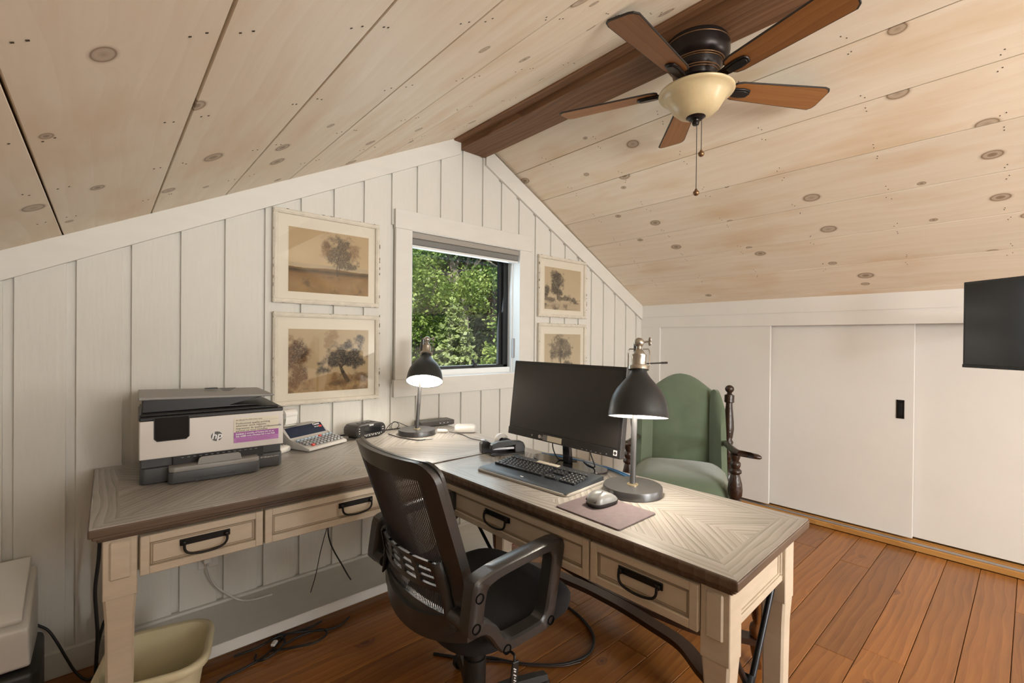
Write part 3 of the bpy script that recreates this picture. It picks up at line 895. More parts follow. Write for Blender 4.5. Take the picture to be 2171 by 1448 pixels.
for ya in (.060,):
    br = B().tube([(.425, ya, .632), (.250, ya, .400)], .0085, 12).tube([(.250, ya, .400), (.075, ya, .168)], .0085, 12).obj('cross_brace', 'black_rod', DR, 60)
    B().tube([(.075, ya + .012, .632), (.250, ya + .012, .400)], .0085, 12).tube([(.250, ya + .012, .400), (.425, ya + .012, .168)], .0085, 12).obj('cross_brace', 'black_rod', DR, 60)
    B().cyl((.262, ya + .006, .418), (.238, ya + .006, .382), .014, .014, 16).obj('brace_hub', 'black_rod', br, 60)
    B().box((.430, ya, .640), (.012, .016, .030), .002).obj('brace_clip', 'black_iron', br)

# low bench standing behind that desk: turned legs and X-shaped curved stretcher
BN = thing('bench', 'dark wooden bench with fluted turned legs and curved crossing stretcher behind the desk', 'bench', (1.775, 1.30, 0))
prof = [(0, 0), (.016, 0), (.020, .012), (.030, .060), (.034, .085), (.034, .094), (.030, .098), (.030, .122), (.034, .126), (.037, .145), (.033, .165), (.024, .175), (.023, .182), (.0265, .19), (.030, .25), (.034, .33), (.036, .38), (.030, .395), (.034, .41), (.034, .44), (0, .44)]
for sx in (-1, 1):
    for sy in (-1, 1):
        lg = B().lathe(prof, (0, 0, 0), 24).obj('leg', 'stool_wood', BN, 40, (sx * .19, sy * .585, 0))
        b = B()
        for k in range(10):
            a = 2 * PI * k / 10
            b.tube([(.0262 * math.cos(a), .0262 * math.sin(a), .195), (.0298 * math.cos(a), .0298 * math.sin(a), .25), (.0340 * math.cos(a), .0340 * math.sin(a), .335)], .0022, 5)
        b.obj('flute', 'stool_dark', lg, 60)
for s in (-1, 1):
    pts = smooth_path([(s * .19, -.60, .11), (s * .150, -.52, .11), (s * .075, -.40, .11), (s * .048, -.24, .11), (s * .032, -.10, .11), (s * .030, 0, .11), (s * .032, .10, .11), (s * .048, .24, .11), (s * .075, .40, .11), (s * .150, .52, .11), (s * .19, .60, .11)], 6)
    sec = []
    for i, p in enumerate(pts):
        t = (pts[min(i + 1, len(pts) - 1)] - pts[max(i - 1, 0)]).normalized(); n = Vector((t.y, -t.x, 0))
        sec.append([p + n * .028 + Vector((0, 0, -.0115)), p + n * .028 + Vector((0, 0, .0115)), p - n * .028 + Vector((0, 0, .0115)), p - n * .028 + Vector((0, 0, -.0115))])
    B().loft(sec).obj('stretcher', 'stool_dark', BN)
B().bb(-.23, .23, -.63, .63, .441, .475, .008, 2).obj('seat', 'stool_dark', BN)

# ------------------------------------------------------------------ office chair (faces +x)
OC = thing('office_chair', 'black mesh-back office chair with loop armrests pushed up to the desk', 'chair', (0.93, 1.2235, 0))
HW = .232
def back_x(z):                # profile of the back, leaning away from the seat
    return float(np.interp(z, (.45, .52, .60, .66, .99), (-.252, -.245, -.236, -.240, -.356)))
def curve_y(y, depth=.045):   # the back is bowed: edges come forward
    return depth * (abs(y) / HW) ** 2.2
def bpt(y, z, off=0.0): return Vector((back_x(z) + curve_y(y) - off, y, z))
# frame of the back as a closed band
def band(path, half, thick, closed=False):
    secs = []
    n = len(path)
    for i, (y, z) in enumerate(path):
        y2, z2 = path[(i + 1) % n] if (closed or i + 1 < n) else path[i]
        y1, z1 = path[i - 1] if (closed or i > 0) else path[i]
        t = Vector((y2 - y1, z2 - z1)); t.normalize(); nn = Vector((-t.y, t.x))
        h = half[i] if isinstance(half, list) else half
        o, q = (y + nn.x * h, z + nn.y * h), (y - nn.x * h, z - nn.y * h)
        secs.append([bpt(*o, thick / 2), bpt(*o, -thick / 2), bpt(*q, -thick / 2), bpt(*q, thick / 2)])
    return secs
def rr(w0, w1, z0, z1, r, n=6):
    """rounded trapezium outline, w0 = half width at the bottom, w1 at the top"""
    pts = []
    for (cx, cz, a0) in ((w1 - r, z1 - r, 0), (-(w1 - r), z1 - r, 90), (-(w0 - r), z0 + r, 180), (w0 - r, z0 + r, 270)):
        for k in range(n + 1):
            a = R(a0 + 90 * k / n); pts.append((cx + r * math.cos(a), cz + r * math.sin(a)))
    out = []
    for i in range(len(pts)):
        p, q = pts[i], pts[(i + 1) % len(pts)]
        m = max(1, int(math.hypot(q[0] - p[0], q[1] - p[1]) / .03))
        for k in range(m): out.append((p[0] + (q[0] - p[0]) * k / m, p[1] + (q[1] - p[1]) * k / m))
    return out
b = B()
ring = rr(.193, .204, .522, .957, .028)
sec = band(ring, .026, .020, True); sec.append(sec[0])
b.loft(sec, True, False)
frame = b.obj('back_frame', 'chair_plastic', OC, 35)
b = B()
ring2 = rr(.209, .223, .512, .976, .032)
sec = [[p + Vector((.014, 0, 0)) for p in s_] for s_ in band(ring2, .008, .010, True)]; sec.append(sec[0])
b.loft(sec, True, False)
b.obj('outer_rim', 'chair_plastic', frame, 35)
# lower shell that joins back and arms
b = B()
sec = []
for k in range(17):
    y = -HW + 2 * HW * k / 16
    e = abs(y) / HW
    zt, zb = .520 + .052 * e ** 2, .455 + .034 * e ** 2
    x = -.245 + curve_y(y, .06)
    sec.append([Vector((x - .016, y, zb)), Vector((x - .020, y, zt)), Vector((x + .006, y, zt + .006)), Vector((x + .010, y, zb))])
b.loft(sec); b.obj('lower_shell', 'chair_plastic', OC, 35)
# strands of the mesh
strand = B()
for k in range(92):
    y = -.178 + .356 * k / 91
    pts = [bpt(y * (.93 + .07 * ((z - .52) / .43)), z, .002 * (k % 2)) for z in np.linspace(.530, .935, 10)]
    strand.tube(pts, .00155, 4)
for z in np.linspace(.56, .93, 60):
    strand.tube([bpt(y, z, .001) for y in np.linspace(-.178, .178, 7)], .00045, 3)
st = strand.obj('mesh_back', 'mesh_strand', OC); st['kind'] = 'stuff'
# slotted lumbar support behind the mesh
b = B()
off = .030
def lum(y, z): return bpt(y, z, off - .012 * (abs(y) / .19) ** 2)
def lumbar_bar(z0, z1, y0=-.165, y1=.165, n=14):
    s_ = []
    for k in range(n + 1):
        y = y0 + (y1 - y0) * k / n
        s_.append([lum(y, z0) - Vector((.004, 0, 0)), lum(y, z1) - Vector((.004, 0, 0)), lum(y, z1) + Vector((.005, 0, 0)), lum(y, z0) + Vector((.005, 0, 0))])
    b.loft(s_)
for z0, z1 in ((.606, .622), (.636, .642), (.654, .660), (.672, .690)): lumbar_bar(z0, z1)
for yc in (-.150, -.075, 0.0, .075, .150):
    b.loft([[lum(yc + dy - .012 * (1 if yc > 0 else -1) * (z - .65) / .04, z) + Vector((dx, 0, 0)) for dy, dx in ((-.009, -.004), (.009, -.004), (.009, .005), (-.009, .005))] for z in (.606, .65, .690)])
for s in (-1, 1):
    b.tube([lum(s * .158, .690), lum(s * .172, .62), lum(s * .190, .555), lum(s * .205, .53)], .010, 8, flat=(.6, 1.4))
b.obj('lumbar_support', 'chair_plastic', OC, 40)
# seat: padded cushion over a pan
def seat_ring(z, grow, zoff=0):
    pts = []
    for k in range(40):
        a = 2 * PI * k / 40
        ca, sa = math.cos(a), math.sin(a)
        ex = .245 * (abs(ca) ** .55) * (1 if ca > 0 else -1); ey = .232 * (abs(sa) ** .55) * (1 if sa > 0 else -1)
        x = .055 + ex * grow; y = ey * grow
        dip = -.035 * max(0, (x - .16) / .14) ** 2 - .012 * max(0, (-.06 - x) / .12) ** 2
        pts.append(Vector((x, y, z + dip * grow + zoff)))
    return pts
b = B()
b.loft([seat_ring(.376, .62), seat_ring(.384, .84), seat_ring(.408, .97), seat_ring(.435, 1.0), seat_ring(.462, 1.0), seat_ring(.476, .955), seat_ring(.482, .86), seat_ring(.4825, .5), seat_ring(.480, .1)])
b.obj('seat', 'chair_fabric', OC, 60)
b = B().loft([seat_ring(.352, .35), seat_ring(.360, .60), seat_ring(.380, .68)]).obj('seat_pan', 'chair_plastic', OC, 40)
# arm loops, traced in their side plane
outer = [(-.230, .667), (-.222, .684), (-.150, .698), (.062, .712), (.098, .708), (.116, .690), (.108, .655), (.068, .480), (.052, .458), (-.110, .456), (-.135, .462), (-.185, .536), (-.243, .540), (-.245, .560)]
inner = [(-.182, .655), (-.140, .668), (.045, .682), (.062, .664), (.030, .508), (.012, .492), (-.098, .490), (-.120, .500), (-.165, .566), (-.196, .574)]
def loop_poly(poly, n=3):
    P = [Vector((p[0], p[1], 0)) for p in poly]
    out = []
    for i in range(len(P)):       # soften the corners
        a, c, d = P[i - 1], P[i], P[(i + 1) % len(P)]
        p0, p1 = c.lerp(a, .28), c.lerp(d, .28)
        for k in range(n + 1):
            t = k / n; q = p0.lerp(c, t).lerp(c.lerp(p1, t), t); out.append((q.x, q.y))
    return out
def resample(poly, n):
    P = [Vector((p[0], p[1])) for p in poly]; P.append(P[0])
    ls = [0]
    for a, c in zip(P[:-1], P[1:]): ls.append(ls[-1] + (c - a).length)
    out = []
    for k in range(n):
        t = ls[-1] * k / n
        for i in range(len(ls) - 1):
            if ls[i] <= t <= ls[i + 1] + 1e-9:
                out.append(P[i].lerp(P[i + 1], (t - ls[i]) / max(1e-9, ls[i + 1] - ls[i]))); break
    return out
for s in (-1, 1):
    O = loop_poly(outer); I = resample(loop_poly(inner), 240)
    secs = []
    O_ = resample(O, 72)
    for p in O_:
        q = min(I, key=lambda v: (v - p).length)
        ya, yb_ = s * .248, s * .298
        e = .006
        pi, qi = p.lerp(q, .16), q.lerp(p, .16)
        secs.append([Vector((pi.x, ya, pi.y)), Vector((p.x, ya + s * e, p.y)), Vector((p.x, yb_ - s * e, p.y)), Vector((pi.x, yb_, pi.y)), Vector((qi.x, yb_, qi.y)), Vector((q.x, yb_ - s * e, q.y)), Vector((q.x, ya + s * e, q.y)), Vector((qi.x, ya, qi.y))])
    secs.append(secs[0])
    arm = B().loft(secs, True, False).obj('armrest', 'chair_plastic', OC, 40)
    b = B()
    for x, z in ((-.212, .640), (-.222, .566), (-.118, .470), (.050, .482)):
        b.lathe([(0, -.001), (.0135, -.001), (.0135, .002), (.0105, .002), (.0100, -.0005), (0, -.0005)], (x, s * .298, z), 18, rotm((R(-90 * s), 0, 0)))
    b.obj('screw_socket', 'hole_shade_black', arm, 40)
    B().tube([(-.225, s * .20, .56), (-.225, s * .262, .56)], .02, 12).obj('arm_bracket', 'chair_plastic', OC, 40)
    B().tube([(.0, s * .15, .43), (.0, s * .262, .462)], .014, 10).obj('seat_bracket', 'chair_plastic', OC, 40)
# column, base, casters
B().box((0.03, 0, .338), (.16, .13, .036), .008, None, 2).obj('tilt_mechanism', 'black_iron', OC)
B().lathe([(0, .075), (.036, .075), (.038, .235), (.037, .245), (.031, .246), (.031, .322), (0, .322)], (0, 0, 0), 24).obj('gas_lift', 'black_plastic', OC, 40)
b = B().lathe([(0, .060), (.045, .060), (.045, .112), (.034, .122), (0, .122)], (0, 0, 0), 24).obj('base_hub', 'black_plastic', OC, 40)
for k in range(5):
    a = R(63 + 72 * k)
    d = Vector((math.cos(a), math.sin(a), 0)); n = Vector((-d.y, d.x, 0))
    secs = []
    for r_, z, w, h in ((.03, .092, .024, .036), (.14, .090, .021, .030), (.25, .076, .019, .022), (.295, .068, .018, .018)):
        c = d * r_ + Vector((0, 0, z))
        secs.append([c + n * w - Vector((0, 0, h / 2)), c + n * w * .7 + Vector((0, 0, h / 2)), c - n * w * .7 + Vector((0, 0, h / 2)), c - n * w - Vector((0, 0, h / 2))])
    sp = B().loft(secs).obj('base_spoke', 'black_plastic', OC)
    cc = d * .285
    bq = a + R(35 + 50 * k)
    ax = Vector((math.cos(bq), math.sin(bq), 0))
    b = B()
    for s in (-1, 1):
        p0 = cc + ax * (s * .008) + Vector((0, 0, .0275)); p1 = cc + ax * (s * .026) + Vector((0, 0, .0275))
        b.cyl(p0, p1, .0272, .0245, 20)
    b.sphere(cc + Vector((0, 0, .036)), .026, 14, 8, (1, 1, .85))
    b.cyl(cc + Vector((0, 0, .055)), cc + Vector((0, 0, .072)), .007, .007, 10)
    b.obj('caster', 'black_plastic', sp, 40)
# height lever with its paddle and white pictogram
lv = B().tube(smooth_path([(.01, -.06, .345), (.0, -.155, .350), (-.010, -.205, .360), (-.014, -.212, .345)], 5), .004, 8).obj('height_lever', 'black_plastic', OC, 50)
B().box((-.016, -.214, .308), (.026, .008, .078), .006, (0, R(8), 0), 2).obj('lever_paddle', 'black_plastic', lv)
b = B()
for z, w in ((.326, .013), (.319, .010), (.308, .014), (.300, .006), (.292, .012), (.284, .012)): b.box((-.017, -.2183, z), (w, .0006, .003), 0, (0, R(40), 0))
b.obj('pictogram', 'ink_white', lv)

# ------------------------------------------------------------------ green wing chair in the corner
ax = Vector((.880, .475, 0)); f_ = -ax
WC = thing('wing_chair', 'green velvet wing chair with dark carved posts in the corner behind the desk', 'armchair', (2.343, 1.265, 0), math.atan2(f_.y, f_.x))
# local: +x = forwards, +y = left of the sitter; the chair's own right post is on the viewer's left
W2 = .272
def turned(parent, name, base, top, prof, mat='carved_wood', seg=18):
    """turned post between two points; prof = (radius, fraction)"""
    base, top = Vector(base), Vector(top)
    d = top - base
    q = d.to_track_quat('Z', 'Y').to_matrix().to_4x4()
    return B().lathe([(0, 0)] + [(r_, t * d.length) for r_, t in prof] + [(0, d.length)], base, seg, q).obj(name, mat, parent, 50)
front_prof = [(.020, 0), (.030, .06), (.022, .12), (.030, .18), (.030, .42), (.034, .44), (.034, .60), (.026, .615), (.033, .635), (.030, .665), (.024, .675), (.034, .70), (.0365, .74), (.033, .79), (.024, .84), (.0205, .855), (.031, .868), (.031, .885), (.020, .90), (.026, .92), (.026, .94), (.017, .955), (.024, .985), (.024, 1.0)]
back_prof = [(.022, 0), (.022, .36), (.028, .37), (.028, .46), (.020, .47), (.026, .49), (.018, .50), (.026, .515), (.018, .525), (.026, .545), (.019, .56), (.026, .58), (.020, .60), (.021, .62), (.026, .64), (.018, .655), (.022, .67), (.027, .72), (.025, .77), (.017, .87), (.017, .885), (.025, .89), (.025, .935), (.014, .942), (.011, .950), (.020, .962), (.0235, .975), (.020, .988), (.010, .998)]
for s in (-1, 1):
    p = turned(WC, 'front_leg', (-.01, s * W2, 0), (-.01, s * W2, .706), front_prof)
    turned(WC, 'back_post', (-.545, s * (W2 + .002), 0), (-.690, s * (W2 + .030), 1.010), [(r_ * 1.22, t_) for r_, t_ in back_prof])
    # arm: rounded bar from the back post to beyond the front post
    secs = []
    for x, o, z, w, h in ((-.615, -.01, .655, .018, .016), (-.40, -.006, .676, .020, .016), (-.15, 0, .702, .023, .016), (-.02, .004, .716, .026, .017), (.020, .030, .720, .026, .016), (.045, .068, .720, .025, .015), (.052, .098, .718, .022, .013), (.053, .108, .717, .012, .008)):
        secs.append([Vector((x + (w * math.cos(2 * PI * k / 12) if o > .05 else 0), s * (W2 + o) + (w * math.cos(2 * PI * k / 12) * (.4 if o > .05 else 1)), z + h * math.sin(2 * PI * k / 12))) for k in range(12)])
    B().loft(secs).obj('armrest', 'carved_wood', WC, 60)
    B().tube([(-.55, s * (W2 - .02), .12), (-.01, s * W2, .12)], .016, 10).obj('stretcher', 'carved_wood', WC, 50)
B().tube([(-.28, -W2, .12), (-.28, W2, .12)], .016, 10).obj('stretcher', 'carved_wood', WC, 50)
B().bb(-.56, .0, -W2 - .012, W2 + .012, .355, .425, .006).obj('seat_rail', 'green_velvet', WC)
# domed seat cushion
def sring(z, gx, gy, dome=0.0):
    pts = []
    for k in range(44):
        a = 2 * PI * k / 44; ca, sa = math.cos(a), math.sin(a)
        ex = .285 * (abs(ca) ** .4) * (1 if ca > 0 else -1); ey = .268 * (abs(sa) ** .4) * (1 if sa > 0 else -1)
        pts.append(Vector((-.270 + ex * gx, ey * gy, z)))
    return pts
st = B().loft([sring(.420, .99, .99), sring(.440, 1.0, 1.0), sring(.470, .995, .995), sring(.505, .96, .96), sring(.530, .86, .86), sring(.546, .66, .66), sring(.553, .35, .35), sring(.555, .04, .04)]).obj('seat_cushion', 'green_velvet', WC, 70)
B().tube([p + Vector((.002, 0, 0)) for p in sring(.452, 1.004, 1.006)], .0042, 6, True).obj('piping', 'velvet_piping', st, 60)
# upholstered back with arched top
def bx(z): return -.560 - .165 * ((z - .45) / .62)
N_ = 15
top_z = lambda y: .955 + .120 * max(0.0, math.cos(PI * min(1, abs(y) / .215) * .5)) ** 1.1
fr_, bk_ = [], []
b = B()
ys = np.linspace(-.205, .205, N_)
grid_f = [[Vector((bx(.46 + (top_z(y) - .46) * t) + .050 - .020 * (abs(y) / .205) ** 4 - .030 * t ** 8, y, .46 + (top_z(y) - .46) * t)) for t in np.linspace(0, 1, 13)] for y in ys]
grid_b = [[Vector((bx(.46 + (top_z(y) - .46) * t) - .030 + .015 * t ** 8, y, .46 + (top_z(y) - .46) * t)) for t in np.linspace(0, 1, 13)] for y in ys]
def sheet(b, g1, g2):
    n, m = len(g1), len(g1[0])
    V1 = [[b.bm.verts.new(p) for p in r_] for r_ in g1]; V2 = [[b.bm.verts.new(p) for p in r_] for r_ in g2]
    for i in range(n - 1):
        for j in range(m - 1):
            b.bm.faces.new((V1[i][j], V1[i + 1][j], V1[i + 1][j + 1], V1[i][j + 1])); b.bm.faces.new((V2[i][j], V2[i][j + 1], V2[i + 1][j + 1], V2[i + 1][j]))
    for i in range(n - 1):
        b.bm.faces.new((V1[i][0], V2[i][0], V2[i + 1][0], V1[i + 1][0])); b.bm.faces.new((V1[i][-1], V1[i + 1][-1], V2[i + 1][-1], V2[i][-1]))
    for j in range(m - 1):
        b.bm.faces.new((V1[0][j], V1[0][j + 1], V2[0][j + 1], V2[0][j])); b.bm.faces.new((V1[-1][j], V2[-1][j], V2[-1][j + 1], V1[-1][j + 1]))
sheet(b, grid_f, grid_b)
b.obj('backrest', 'green_velvet', WC, 60)
for s in (-1, 1):
    b = B(); g1, g2 = [], []
    for u in np.linspace(0, 1, 8):
        y = s * (.198 + .062 * u)
        tz = .955 + .030 * math.sin(PI * min(1, u * 1.0 + .15)) - .085 * u ** 3
        c1, c2 = [], []
        for t in np.linspace(0, 1, 12):
            z = .46 + (tz - .46) * t
            x = bx(z) + .046 + .150 * u * (1 - .55 * t)
            th = .024 * (1 - .5 * t ** 6)
            c1.append(Vector((x + th * .5, y - s * th, z))); c2.append(Vector((x - th * .5, y + s * th * .4, z)))
        g1.append(c1); g2.append(c2)
    sheet(b, g1, g2)
    b.obj('wing', 'green_velvet', WC, 60)
# ------------------------------------------------------------------ things on the desks
DZ = .782
# printer ------------------------------------------------------------
PR = thing('printer', 'white and charcoal office printer on the left end of the desk', 'printer', (.0900, 2.0300, DZ), R(-2.6))
pw, pd = .458, .345
B().prism([(.004, .012), (.016, 0), (pw - .016, 0), (pw - .004, .012), (pw - .004, pd), (.004, pd)], .003, .056, 'xy', .004, 2).obj('base_tray', 'printer_dark', PR, 40)
B().bb(.008, pw - .008, .012, pd, .056, .092, .002).obj('mid_body', 'printer_dark', PR)
B().bb(.098, .385, -.0015, .02, .050, .090).obj('output_slot', 'printer_black', PR)
b = B()
for k in range(14): b.box((.125 + .018 * k, -.003, .082), (.008, .004, .002))
b.obj('rollers', 'printer_grey', PR)
B().prism([(.082, .02), (.082, -.042), (.094, -.052), (.352, -.052), (.364, -.042), (.364, .02)], .004, .043, 'xy', .003, 2).obj('paper_tray', 'printer_dark', PR, 40)
tr = B().prism([(.084, .0), (.084, -.046), (.098, -.057), (.348, -.057), (.362, -.046), (.362, .0)], .0435, .060, 'xy', .003, 2).obj('tray_cover', 'printer_grey', PR, 40)
B().prism([(.166, .060), (.170, .080), (.178, .086), (.292, .086), (.300, .080), (.304, .060)], -.050, -.044, 'xz', .001).obj('paper_stop', 'printer_grey', tr)
B().bb(.160, .280, -.0535, -.050, .004, .016).bb(.268, .282, -.0538, -.050, .004, .017).obj('tray_grip', 'printer_black', PR)
shell = B().prism([(.002, .012), (.004, -.010), (pw - .004, -.010), (pw, .012), (pw, pd), (.002, pd)], .090, .222, 'xy', .002).obj('front_panel', 'printer_white', PR)
# screen sunk at the upper left
sc_ = B().prism([(.046, .232), (.046, .160), (.053, .152), (.134, .152), (.142, .160), (.142, .232)], -.0135, -.008, 'xz').obj('touch_screen', 'screen_black', PR)
B().prism([(.043, .234), (.043, .159), (.052, .149), (.135, .149), (.145, .159), (.145, .234)], -.0120, -.0075, 'xz').obj('screen_bezel', 'printer_black', PR)
lid = B().prism([(.0, .010), (.004, -.008), (pw - .004, -.008), (pw, .010), (pw, pd), (.0, pd)], .222, .236, 'xy', .003).bb(.004, pw - .018, .000, pd - .01, .236, .246, .004).obj('scanner_lid', 'printer_black', PR)
# document feeder: wedge that rises to the left with a flat grey top
fe = B().prism([(.010, .246), (.385, .249), (.250, .2535), (.400, .283), (.012, .292)], .030, pd - .02, 'xz', .003).obj('document_feeder', 'printer_black', PR)
B().prism([(.000, .292), (.418, .280), (.432, .2835), (.418, .2890), (.380, .290), (.000, .304)], .020, pd - .02, 'xz', .003).obj('feeder_cover', 'printer_grey', PR)
fm = Matrix.Translation((0, 0, 0))
B().prism([(.19, .33), (.225, .18), (.285, .18), (.33, .33)], .3005, .3010, 'xy', 0, 1, Matrix.Rotation(R(1.5), 4, 'Y') @ Matrix.Translation((0, 0, .0))).obj('paper_guide', 'printer_dark', fe)
B().box((.235, .235, .303), (.045, .03, .004), .001).obj('guide_tab', 'printer_black', fe)
ex, ez = (1, 0, 0), (0, 0, 1)
yf = -.0108
lg = B().lathe([(0, 0), (.0178, 0), (.0178, .0008), (0, .0008)], (.228, yf + .0003, .147), 32, rotm((R(90), 0, 0))).obj('logo_disc', 'logo_grey', PR)
letter('hp', .034, 'ink_white', lg, (.2285, yf - .0008, .1385), ex, ez, 'CENTER', .0008, 'logo_lettering', .18)
st = B().bb(.283, .437, yf - .0006, yf + .0005, .144, .206, .0).obj('sticker', 'sticker_cream', PR)
B().bb(.283, .437, yf - .0010, yf, .114, .1535).obj('sticker_band', 'sticker_violet', st)
B().bb(.283, .437, yf - .0012, yf, .1135, .132).obj('sticker_foot', 'sticker_pale', st)
yt = yf - .0009
letter('HP OfficeJet Pro 9010 series | s\u00e9rie', .0062, 'ink_dark', st, (.289, yt, .197), ex, ez)
B().bb(.286, .434, yt - .0001, yt, .1935, .1939).obj('rule', 'ink_dark', st)
for i, s_ in enumerate(('Professional quality printing', 'wherever work happens', 'Impression de qualit\u00e9 professionnelle', 'partout o\u00f9 vous travaillez')):
    letter(s_, .0105, 'ink_dark', st, (.289, yt, (.183, .174, .164, .155)[i]), ex, ez)
letter('Instant', .010, 'ink_white', st, (.289, yt - .0006, .1435), ex, ez, 'LEFT', .0003)
letter('Ink with', .010, 'ink_white', st, (.289, yt - .0006, .1345), ex, ez, 'LEFT', .0003)
letter('3 months of Instant Ink on us', .0085, 'ink_white', st, (.319, yt - .0006, .1440), ex, ez, 'LEFT', .0002)
letter('3 mois d\u2019Instant Ink \u00e0 nos frais', .0085, 'ink_white', st, (.319, yt - .0006, .1350), ex, ez, 'LEFT', .0002)
b = B()
for k in range(5): b.bb(.289, .289 + (.125, .11, .13, .118, .07)[k], yt - .0009, yt - .0003, .1275 - .0028 * k, .1283 - .0028 * k)
b.obj('small_print', 'sticker_violet', st)
letter('HP OfficeJet Pro 9010e', .007, 'ink_white', PR, (.375, -.0010, .040), ex, ez)

# small white remote beside the printer
RM = thing('remote_control', 'small white rounded remote between the printer and the calculator', 'remote', (.598, 2.238, DZ), R(35))
B().loft([[Vector((.044 * g * math.copysign(abs(math.cos(a)) ** .6, math.cos(a)), .030 * g * math.copysign(abs(math.sin(a)) ** .6, math.sin(a)), z)) for a in np.linspace(0, 2 * PI, 28, endpoint=False)] for z, g in ((.0, .86), (.006, 1), (.016, 1), (.023, .9), (.027, .65), (.028, .1))]).obj('body', 'white_plastic', RM, 60)
b = B()
for i in range(3):
    for j in range(2): b.box((-.01 + .018 * i, -.008 + .016 * j, .0278), (.009, .006, .002), .0008)
b.obj('buttons', 'calc_grey', RM)

# printing calculator ---------------------------------------------------
CA = thing('calculator', 'grey printing calculator with paper roll and red keys on the desk', 'calculator', (.695, 2.146, DZ), R(24))
cw, cd = .228, .265
side = [(0, .006), (.004, .018), (.120, .040), (.135, .046), (.178, .088), (.255, .086), (cd, .072), (cd, .006), (.01, .002)]
B().prism(side, 0, cw, 'yz', .004, 2).obj('case', 'calc_grey', CA, 40)
def on_keys(x, y): return (x, y, .0195 + (y - .004) * (.022 / .116))
B().prism([(.137, .0475), (.177, .0882), (.1762, .0895), (.1362, .0488)], .012, cw - .006, 'yz').obj('display', 'calc_navy', CA)
b = B()
slope = math.atan2(.022, .116)
keys = []
for i in range(10):
    for j in range(5):
        x, y = .018 + .0212 * i, .022 + .0185 * j
        red = (i, j) in ((1, 0),)
        big = i == 6 and j in (0, 1)
        if i == 0 and j == 0: continue
        keys.append((x, y, 'red_key' if (red or (i == 6 and j == 4)) else ('calc_pale' if j == 4 else 'calc_key')))
for x, y, m_ in keys:
    p = on_keys(x, y)
    B().box((0, 0, .004), (.0165, .0125, .009), .0025).obj('key', m_, CA, None, p, (slope, 0, 0))
ey_ = Vector((0, .040, .0407)).normalized()
letter('Canon', .015, 'ink_white', CA, (.166, .1650, .0822), (1, 0, 0), ey_, 'LEFT', .0004)
letter('MP25D', .009, 'ink_white', CA, (.168, .1555, .0725), (1, 0, 0), ey_)
B().box((.207, .1605, .0735), (.018, .0115, .0006), 0, (math.atan2(.0407, .040), 0, 0)).obj('red_badge', 'red_key', CA)
# paper roll on its wire holder
B().tube(smooth_path([(.010, .215, .082), (.004, .222, .118), (.006, .225, .142), (.022, .226, .147), (.040, .226, .146)], 5), .0022, 6).tube([(.035, .226, .146), (.118, .226, .146)], .003, 8).obj('roll_holder', 'cable_black', CA, 60)
ro = B().lathe([(.005, 0), (.022, 0), (.022, .066), (.005, .066)], (.043, .226, .146), 24, rotm((0, R(90), 0))).obj('paper_roll', 'paper', CA, 40)
b = B(); pts = [(.206, .135), (.207, .118), (.212, .100), (.224, .092), (.205, .091), (.185, .095), (.165, .100)]
b.loft([[Vector((x, p[0], p[1])) for x in (.045, .108)] for p in pts], False, False)
b.obj('paper_strip', 'paper', ro)

# clock radio ------------------------------------------------------------
RD = thing('clock_radio', 'dark grey oval-fronted clock radio left of the desk lamp', 'clock radio', (.955, 2.255, DZ), R(14))
rw, rh, rdp = .186, .068, .105
oval = []
for k in range(36):
    a = 2 * PI * k / 36
    oval.append((rw / 2 + (rw / 2 - .034) * (1 if math.cos(a) > 0 else -1) + .034 * math.cos(a), .004 + rh / 2 + rh / 2 * math.sin(a)))
B().prism(oval, 0, rdp, 'xz', .003, 2).obj('case', 'radio_dark', RD, 40)
B().prism([(rw / 2 + (p[0] - rw / 2) * .97, .038 + (p[1] - .038) * .92) for p in oval], -.003, .002, 'xz', .001).obj('front_face', 'monitor_frame', RD, 40)
B().bb(.045, .150, -.0038, -.002, .024, .060).obj('display', 'screen_black', RD)
letter('SONY', .010, 'ink_white', RD, (.078, -.0036, .0625), ex, ez, 'LEFT', .0003)
b = B()
for k in range(3): b.bb(.014, .020, -.0042, -.003, .030 + .012 * k, .033 + .012 * k)
for k in range(9): b.bb(.048 + .013 * k, .053 + .013 * k, -.0042, -.003, .0180, .0205)
for k in range(5): b.bb(.055 + .02 * k, .064 + .02 * k, -.0042, -.003, .0125, .0145)
for z in (.046, .034): b.bb(.160, .170, -.0042, -.003, z, z + .0025)
b.obj('legends', 'ink_white', RD)['kind'] = 'stuff'
B().bb(.02, rw - .02, .02, .09, 0, .006).obj('foot', 'black_plastic', RD)
b = B()
for k in range(4): b.bb(.045 + .028 * k, .062 + .028 * k, .03, .06, .0715, .0745, .002)
b.obj('top_buttons', 'radio_dark', RD)

